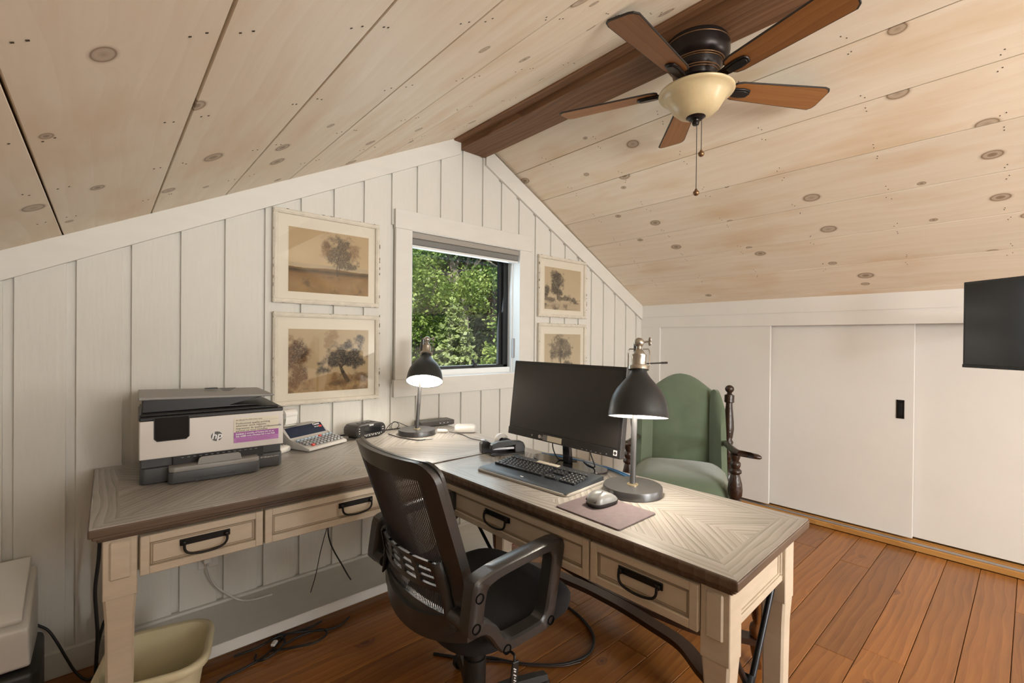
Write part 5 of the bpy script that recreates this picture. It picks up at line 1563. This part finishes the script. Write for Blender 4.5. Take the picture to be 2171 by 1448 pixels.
bowl = [(.143, -.196), (.1465, -.198), (.147, -.202), (.144, -.206), (.136, -.209), (.126, -.214), (.116, -.226), (.106, -.244), (.092, -.266), (.070, -.287), (.040, -.299), (.012, -.302), (0, -.302)]
B().lathe([(.05, -.193), (.120, -.196)] + bowl, (0, 0, 0), 64).obj('glass_bowl', 'amber_glass', CF, 60)
B().lathe([(.038, -.294), (.038, -.300), (.030, -.304), (.026, -.309), (.014, -.311), (.012, -.316), (.0145, -.322), (.012, -.330), (0, -.332)], (0, 0, 0), 28).obj('finial', 'bronze', CF, 40)
def blade(k):
    a = R(183.6 + 72 * k)
    M = Matrix.Rotation(a, 4, 'Z') @ Matrix.Translation((0, 0, -.174)) @ Matrix.Rotation(R(-12), 4, 'X')
    out = [(.150, -.030), (.160, -.043), (.185, -.050), (.545, -.068), (.566, -.062), (.576, -.048), (.582, .032), (.578, .050), (.562, .064), (.185, .050), (.160, .043), (.150, .030)]
    bl = B().prism(out, -.003, .003, 'xy', .001).obj('blade', 'fan_edge', CF, None, None, None, M)
    def shr(g): return [(.361 + (x - .361) * (1 - g / .211), y - math.copysign(g, y)) for x, y in out]
    B().prism(shr(.0045), -.0038, -.002, 'xy').obj('blade_face', 'fan_blade', bl)
    br = B()
    br.prism([(.085, -.012), (.150, -.020), (.200, -.026), (.232, -.020), (.240, 0), (.232, .020), (.200, .026), (.150, .020), (.085, .012)], -.012, -.0035, 'xy', .003)
    br.prism([(.150, -.013), (.200, -.018), (.226, -.013), (.231, 0), (.226, .013), (.200, .018), (.150, .013)], -.0155, -.0115, 'xy', .002)
    br.tube([(.050, 0, .012), (.075, 0, .010), (.095, 0, .0), (.120, 0, -.004)], .011, 8, flat=(1.2, .7))
    br.obj('blade_bracket', 'bronze', bl, 40)
for k in range(5): blade(k)
for dx, dy, z, nm in ((-.002, -.006, -.600, 0), (.014, -.018, -.440, 1)):
    ch = B().tube([(dx * 2, dy * 2, -.190), (dx * 2, dy * 2, -.29), (dx, dy, -.312), (dx, dy, z)] if nm else [(dx, dy, -.320), (dx, dy, z)], .0012, 6)
    for q in range(int(abs(z + .32) / .0052)): ch.sphere((dx, dy, -.322 - .0052 * q), .0021, 6, 4)
    co = ch.obj('pull_chain', 'bronze', CF)
    B().sphere((dx, dy, z - .010), .0125, 16, 10, (1, 1, .92)).lathe([(.004, .0), (.006, .003), (.003, .007)], (dx, dy, z), 12).obj('chain_ball', 'brass' if False else 'bronze_band', co, 60)

# ------------------------------------------------------------------ television on a wall arm
d_ = Vector((-.577, -.816, 0)).normalized(); n_ = Vector((-d_.y * -1, 0, 0)); n_ = Vector((d_.y, -d_.x, 0))
TV = thing('television', 'black flat television on a swing arm at the right edge', 'television', (3.277, .241, 1.1775), math.atan2(d_.y, d_.x))
# local: x runs from the far edge towards the camera side, -y faces the room
tvw, tvh = .735, .432
hs = B().bb(0, tvw, 0, .030, 0, tvh, .003).obj('housing', 'monitor_frame', TV)
B().bb(.011, tvw - .011, -.0015, .002, .018, tvh - .011).obj('screen', 'tv_face', TV)
B().bb(.0, tvw, -.002, .002, 0, .016, .001).obj('lower_bezel', 'black_plastic', TV)
B().bb(.12, tvw - .12, .030, .055, .08, .30, .01).obj('rear_cover', 'monitor_frame', TV)
b = B(); b.bb(.3175, .4175, .055, .065, .14, .28, .002)
b.obj('mount_plate', 'black_iron', TV)
inv = TV.matrix_basis.inverted() if False else (Matrix.Translation((3.277, .241, 1.1775)) @ Matrix.Rotation(math.atan2(d_.y, d_.x), 4, 'Z')).inverted()
wpt = inv @ Vector((XR + .002, -.30, 1.545)); el = inv @ Vector((3.50, .02, 1.40)); tp = Vector((.3675, .065, .21))
B().tube([tp, Vector((el.x, el.y, .21)), Vector((wpt.x, wpt.y, .30))], .016, 10).obj('swing_arm', 'black_iron', TV, 50)
M_ = inv @ Matrix.Translation((XR - .006, -.30, 1.565))
B().box((0, 0, 0), (.010, .10, .10), .002).obj('wall_plate', 'black_iron', TV, None, None, None, M_)

# ------------------------------------------------------------------ waste bin, machine at the left edge
BI = thing('waste_bin', 'cream plastic waste bin under the left end of the desk', 'waste bin', (.140, 1.925, 0), R(-13))
def rsq(a, c, z, r=.05, n=6):
    pts = []
    for cx, cy, a0 in ((a - r, c - r, 0), (-(a - r), c - r, 90), (-(a - r), -(c - r), 180), (a - r, -(c - r), 270)):
        for k in range(n + 1):
            t = R(a0 + 90 * k / n); pts.append(Vector((cx + r * math.cos(t), cy + r * math.sin(t), z)))
    return pts
hb = .252
B().loft([rsq(.100, .105, 0, .055), rsq(.136, .142, hb - .028, .075), rsq(.134, .140, hb - .026, .075), rsq(.137, .143, hb - .004, .075), rsq(.135, .141, hb - .004, .075), rsq(.098, .103, .006, .055)], True, True).obj('tub', 'bin_cream', BI, 50)
B().loft([rsq(.134, .140, hb - .024, .075), rsq(.150, .156, hb - .026, .085), rsq(.155, .161, hb - .014, .088), rsq(.151, .157, hb - .002, .085), rsq(.143, .149, hb + .002, .08), rsq(.134, .140, hb - .003, .075)], True, False).obj('rolled_rim', 'bin_cream', BI, 60)

BX = thing('black_cabinet', 'black plastic box on the floor at the left edge under the white machine', 'box', (-.36, 2.27, 0))
B().bb(-.20, .203, -.15, .135, .012, .222, .022, 3).obj('body', 'black_plastic', BX, 40)
B().bb(-.19, .190, -.17, -.14, .02, .130, .012, 2).obj('front_drawer', 'monitor_frame', BX, 40)
B().bb(-.18, .18, -.12, .12, 0, .014).obj('plinth', 'black_plastic', BX)
WM = thing('office_machine', 'white plastic machine with sloping lid on the black box at the left edge', 'machine', (-.36, 2.255, .222))
B().prism([(-.130, .018), (-.105, .004), (.12, 0), (.13, .15), (.105, .255), (-.150, .150), (-.152, .135)], -.20, .187, 'yz', .010, 3).obj('body', 'white_plastic', WM, 40)
ldm = Matrix.Translation((0, 0, 0))
B().prism([(-.138, .164), (.098, .262), (.108, .286), (.096, .292), (-.120, .202), (-.140, .178)], -.195, .172, 'yz', .006, 2).obj('lid', 'white_plastic', WM, 40)
b = B()
for x in (.060, .095): b.box((x, -.1505, .145), (.022, .004, .005), .001)
b.obj('button', 'calc_grey', WM)
B().box((.095, -.1375, .045), (.034, .004, .016), .001, (R(-10), 0, 0)).obj('badge', 'ink_dark', WM)
B().box((.0, -.1415, .075), (.002, .003, .10), 0, (R(-10), 0, 0)).obj('panel_seam', 'calc_grey', WM)

# ------------------------------------------------------------------ outlet and cords
OU = thing('wall_outlet', 'white duplex wall outlet under the desk drawer', 'outlet', (.359, YG, .315))
B().bb(-.040, .040, -.006, 0, -.058, .058, .003).obj('cover_plate', 'outlet_white', OU)
for z in (-.025, .025): B().bb(-.017, .017, -.009, -.004, z - .014, z + .014, .004).obj('socket', 'white_plastic', OU)
PL = cable('loose_cable', 'white power cord curving from the outlet down to the ledge', [(.352, YG - .034, .300), (.352, YG - .040, .270), (.362, YG - .045, .225), (.385, YG - .05, .180), (.420, YG - .055, .140), (.470, YG - .065, .098), (.52, YG - .09, .091), (.60, YG - .10, .091)], .0042, 'cable_white')
tag(B().bb(.336, .368, YG - .040, YG - .009, .290, .320, .004).obj('white_plug', 'white_plastic'), 'white plug in the outlet at the top of the white cord', 'plug')
cable('hanging_cord', 'thin black cord hanging below the desk drawer, left of the pair', [(.788, 2.20, .62), (.792, 2.20, .42), (.780, 2.20, .36), (.762, 2.20, .29), (.748, 2.22, .18), (.740, 2.26, .091)], .0020, 'cable_black')
cable('hanging_cord', 'thicker black cord hanging below the desk drawer, right of the pair', [(.796, 2.20, .62), (.797, 2.20, .41), (.806, 2.20, .34), (.828, 2.20, .28), (.862, 2.20, .212), (.90, 2.22, .14), (.93, 2.25, .092)], .0034, 'cable_black')
cable('hanging_cord', 'thick black cord hanging down beside the left desk leg', [(-.005, 2.30, .60), (-.010, 2.30, .47), (-.019, 2.30, .36), (-.016, 2.30, .27), (-.012, 2.30, .19), (-.015, 2.30, .09), (-.018, 2.295, .006)], .0058, 'cable_black')
cable('hanging_cord', 'black cord curling up behind the left desk leg', [(-.018, 2.32, .006), (-.014, 2.32, .10), (-.006, 2.325, .16), (.010, 2.33, .22), (.03, 2.33, .20)], .005, 'cable_black')
cable('loose_cable', 'black cord drooping from the white machine to the floor', [(-.180, 2.415, .236), (-.150, 2.412, .205), (-.125, 2.40, .155), (-.100, 2.385, .095), (-.075, 2.37, .04), (-.045, 2.35, .006), (-.010, 2.34, .006), (.06, 2.28, .006)], .0045, 'cable_black')
rc = random.Random(11)
cab_lab = ['black cord on the floor running from the tangle to the waste bin', 'black cord bulging towards the room from the tangle under the ledge', 'black cord in the tangle lying closest to the ledge', 'black cord in the tangle with a wide loop to the right', 'thin black cord lying over the tangle below the ledge']
paths = [
    [(.300, 1.985, .006), (.345, 2.020, .006), (.42, 2.030, .006), (.50, 2.055, .008), (.56, 2.10, .010), (.60, 2.14, .010)],
    [(.47, 2.085, .006), (.46, 2.05, .007), (.49, 2.025, .012), (.55, 2.045, .018), (.58, 2.09, .018), (.55, 2.13, .016), (.50, 2.12, .014)],
    [(.40, 2.13, .006), (.48, 2.115, .014), (.56, 2.125, .022), (.64, 2.11, .020), (.70, 2.12, .010), (.75, 2.14, .006)],
    [(.52, 2.07, .006), (.60, 2.03, .008), (.68, 2.005, .008), (.735, 2.03, .010), (.72, 2.075, .012), (.64, 2.08, .014), (.56, 2.06, .016)],
    [(.56, 2.135, .024), (.62, 2.10, .026), (.67, 2.085, .020), (.73, 2.06, .012), (.80, 2.055, .006), (.86, 2.09, .006)],
]
for l_, p_ in zip(cab_lab, paths): cable('floor_cord', l_, p_, .0042, 'cable_black', 'tangled cords on the floor')
tag(B().box((.535, 2.075, .030), (.030, .018, .012), .003, (0, 0, R(50))).obj('cord_tag', 'cable_white'), 'small pale tag on the tangled cords under the ledge', 'tag')
cable('loose_cable', 'thick black cable looping over the floor beneath the office chair', [(1.02, 1.62, .006), (1.09, 1.53, .006), (1.18, 1.45, .006), (1.25, 1.345, .006), (1.355, 1.245, .006), (1.45, 1.205, .006), (1.53, 1.21, .006), (1.61, 1.265, .006), (1.66, 1.355, .006), (1.685, 1.46, .006), (1.69, 1.60, .006)], .0058, 'cable_black')
cable('loose_cable', 'black and copper cable following the looped cable under the chair', [(1.04, 1.60, .005), (1.12, 1.48, .005), (1.20, 1.405, .005), (1.27, 1.315, .005), (1.36, 1.232, .005), (1.44, 1.195, .005)], .0040, 'stool_dark')
# ------------------------------------------------------------------ woodland outside the desk window
rs = np.random.RandomState(5)
def leaf_mesh(centres, size, up=.35, face=None):
    """one small bent diamond per leaf"""
    n = len(centres)
    nrm = rs.normal(size=(n, 3)); nrm[:, 2] = np.abs(nrm[:, 2]) + up
    if face is not None: nrm += np.array(face)
    nrm /= np.linalg.norm(nrm, axis=1)[:, None]
    t = np.cross(nrm, rs.normal(size=(n, 3))); t /= np.linalg.norm(t, axis=1)[:, None]
    s = np.cross(nrm, t)
    L_ = size * rs.uniform(.6, 1.3, n)[:, None]
    W_ = L_ * rs.uniform(.26, .40, n)[:, None]
    V = np.stack([centres - t * L_ * .5, centres + s * W_ - nrm * L_ * .06, centres + t * L_ * .5 - nrm * L_ * .14, centres - s * W_ - nrm * L_ * .06], 1).reshape(-1, 3)
    F = np.arange(4 * n).reshape(n, 4)
    me = bpy.data.meshes.new('foliage')
    me.vertices.add(4 * n); me.vertices.foreach_set('co', V.ravel())
    me.loops.add(4 * n); me.loops.foreach_set('vertex_index', F.ravel())
    me.polygons.add(n); me.polygons.foreach_set('loop_start', np.arange(0, 4 * n, 4)); me.polygons.foreach_set('loop_total', np.full(n, 4))
    me.update(); me.validate()
    return me
def blob_points(blobs, n, clump=.16, per=26):
    """leaves gathered in sprays on the outside of overlapping blobs"""
    vol = np.array([b_[3] * b_[4] * b_[5] for b_ in blobs]) ** .67
    m = max(1, n // per)
    pick = rs.choice(len(blobs), m, p=vol / vol.sum())
    d = rs.normal(size=(m, 3)); d /= np.linalg.norm(d, axis=1)[:, None]
    r = rs.uniform(.45, 1.0, m) ** .5
    c = np.array([[b_[0], b_[1], b_[2]] for b_ in blobs])[pick] + d * r[:, None] * np.array([[b_[3], b_[4], b_[5]] for b_ in blobs])[pick]
    P = np.repeat(c, per, 0) + rs.normal(size=(m * per, 3)) * clump * np.array([1, 1, .6])
    return P, c
def broadleaf(label, base, blobs, n, size, mat, trunk, tr, bark='bark_brown', group=None, clump=.16, twigs=14):
    """trunk path, blobs as (x, y, z, rx, ry, rz) in world coordinates"""
    T = thing('broadleaf_tree', label, 'tree', base, 0, group)
    o = Vector(base)
    P, c = blob_points(blobs, n, clump)
    fo = link('foliage', leaf_mesh(P - np.array(base), size), mat, T); fo['kind'] = 'stuff'
    pts = smooth_path([Vector(p) - o for p in trunk], 6)
    k = len(pts)
    B().tube(pts, [tr * (1 - .65 * i / (k - 1)) for i in range(k)], 10).obj('trunk', bark, T, 60)
    b = B()
    for q in range(twigs):
        s_ = pts[int(k * rs.uniform(.45, .98))]
        e_ = Vector(c[rs.randint(len(c))]) - o
        mid = s_.lerp(e_, .5) + Vector((rs.uniform(-.2, .2), rs.uniform(-.2, .2), rs.uniform(0, .3)))
        b.tube(smooth_path([s_, mid, e_], 4), [tr * .30 * (1 - .85 * i / 8) for i in range(9)], 6)
    b.obj('branches', bark, T, 60)
    return T
# view through the window runs roughly along (0.57, 0.83); g(depth, lateral, z) gives a spot in that direction
FW, RT = Vector((math.sin(YAW), math.cos(YAW), 0)), Vector((math.cos(YAW), -math.sin(YAW), 0))
def g(dep, lat, z): p = FW * dep + RT * lat; return (p.x, p.y, z)
def gb(dep, lat, z, rx, ry, rz): return (*g(dep, lat, z), rx, ry, rz)
def ground_z(x, y): return -2.6 + max(0, (y - 4.5)) * .36 + .10 * math.sin(x * .9) + .08 * math.sin(y * 1.3 + x)
b = B()
xs_, ys_ = np.linspace(-14, 34, 50), np.linspace(2.9, 40, 46)
V_ = [[b.bm.verts.new((x, y, ground_z(x, y))) for y in ys_] for x in xs_]
for i in range(len(xs_) - 1):
    for j in range(len(ys_) - 1): b.bm.faces.new((V_[i][j], V_[i + 1][j], V_[i + 1][j + 1], V_[i][j + 1]))
hill = b.obj('ground', 'forest_floor', None, 180); hill['kind'] = 'structure'; hill['label'] = 'wooded hillside rising outside the window'
GRP = 'woodland trees outside the window'
def root(dep, lat): x, y, _ = g(dep, lat, 0); return (x, y, ground_z(x, y) - .05)
r1 = root(9.0, -2.0)
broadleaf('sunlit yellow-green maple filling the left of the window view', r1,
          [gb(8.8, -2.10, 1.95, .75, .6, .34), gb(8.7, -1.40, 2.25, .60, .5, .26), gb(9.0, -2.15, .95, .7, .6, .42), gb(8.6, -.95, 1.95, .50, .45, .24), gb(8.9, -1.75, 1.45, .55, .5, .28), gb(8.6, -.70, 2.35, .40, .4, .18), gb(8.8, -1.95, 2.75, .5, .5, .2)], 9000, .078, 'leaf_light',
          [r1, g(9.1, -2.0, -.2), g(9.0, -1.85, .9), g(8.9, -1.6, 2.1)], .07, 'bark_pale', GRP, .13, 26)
r2 = root(6.2, -.02)
broadleaf('bright leafy shrub at the lower right of the window view', r2,
          [gb(6.0, -.14, .98, .30, .3, .22), gb(6.1, -.26, .66, .36, .4, .26), gb(6.2, .05, 1.20, .30, .4, .24), gb(6.1, -.06, 1.50, .16, .2, .14)], 4200, .062, 'leaf_light',
          [r2, g(6.2, -.02, -1.2), g(6.1, -.05, .2), g(6.1, -.06, .9)], .05, 'bark_brown', GRP, .09, 18)
r3 = root(11.2, -1.15)
broadleaf('tall pale-trunked tree leaning across the top of the window view', r3,
          [gb(10.8, -2.2, 3.35, 1.0, .8, .34), gb(11.0, -.5, 3.65, .9, .8, .30), gb(10.6, -.45, 2.75, .60, .6, .26), gb(11.0, -2.6, 2.9, .7, .7, .3)], 8000, .085, 'leaf_mid',
          [r3, g(11.2, -1.15, 1.0), g(11.1, -1.20, 2.2), g(10.9, -1.50, 3.2), g(10.8, -1.9, 4.2)], .15, 'bark_pale', GRP, .15, 24)
r4 = root(12.3, -.35)
broadleaf('dark brown-trunked tree at the upper right of the window view', r4,
          [gb(12.0, .15, 2.9, .6, .8, .5), gb(12.2, -.5, 4.0, .9, .8, .4), gb(11.8, .2, 1.9, .4, .6, .4)], 6000, .085, 'leaf_mid',
          [r4, g(12.3, -.35, 1.0), g(12.2, -.55, 2.6), g(12.0, -.95, 3.9), g(12.0, -1.2, 4.9)], .22, 'bark_brown', GRP, .15, 20)
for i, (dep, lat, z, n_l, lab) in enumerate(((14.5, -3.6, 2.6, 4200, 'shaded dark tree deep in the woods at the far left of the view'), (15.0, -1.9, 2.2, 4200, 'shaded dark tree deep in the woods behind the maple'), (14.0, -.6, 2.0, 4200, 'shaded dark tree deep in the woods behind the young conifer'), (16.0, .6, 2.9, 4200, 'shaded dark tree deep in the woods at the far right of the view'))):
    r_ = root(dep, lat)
    broadleaf(lab, r_, [gb(dep, lat, z, 1.4, 1.2, 1.0), gb(dep, lat - .5, z + 1.5, 1.5, 1.2, .9), gb(dep - .4, lat + .5, z - 1.0, 1.3, 1.1, .8), gb(dep, lat + .3, z + 2.6, 1.4, 1.2, .8)], n_l * 2, .13, 'leaf_shade',
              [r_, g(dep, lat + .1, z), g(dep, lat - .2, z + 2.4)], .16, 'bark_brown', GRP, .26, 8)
# young conifer in the middle
rc_ = root(5.6, -.69)
CT = thing('young_conifer', 'light green young conifer in the middle of the window view', 'tree', rc_, 0, GRP)
Hc = 1.73 - rc_[2]
B().tube([(0, 0, 0), (0, 0, Hc * .5), (.01, 0, Hc)], [.045, .025, .005], 8).obj('trunk', 'bark_brown', CT, 60)
cen = []; bb_ = B()
for w in range(30):
    zz = Hc - .12 - .115 * w
    if zz < .3: break
    L_ = min(.05 + .043 * w, .9)
    for q in range(13):
        a = 2 * PI * q / 13 + w * .7 + rs.uniform(-.2, .2)
        l2 = L_ * rs.uniform(.75, 1.1)
        tip = np.array([math.cos(a) * l2, math.sin(a) * l2, zz + l2 * rs.uniform(.0, .35)])
        bas = np.array([0, 0, zz])
        bb_.tube([bas, (bas + tip) / 2 - np.array([0, 0, .02]), tip], [.006, .004, .0015], 4)
        m = int(60 + 260 * l2)
        t = rs.uniform(.12, 1.02, m)[:, None]
        cen.append(bas + (tip - bas) * t + rs.normal(size=(m, 3)) * .030 * (1.3 - t * .6))
cen = np.concatenate(cen)
fo = link('needles', leaf_mesh(cen, .058, .5, (-.35, -.5, 0)), 'needle', CT); fo['kind'] = 'stuff'
bb_.obj('branches', 'bark_brown', CT)
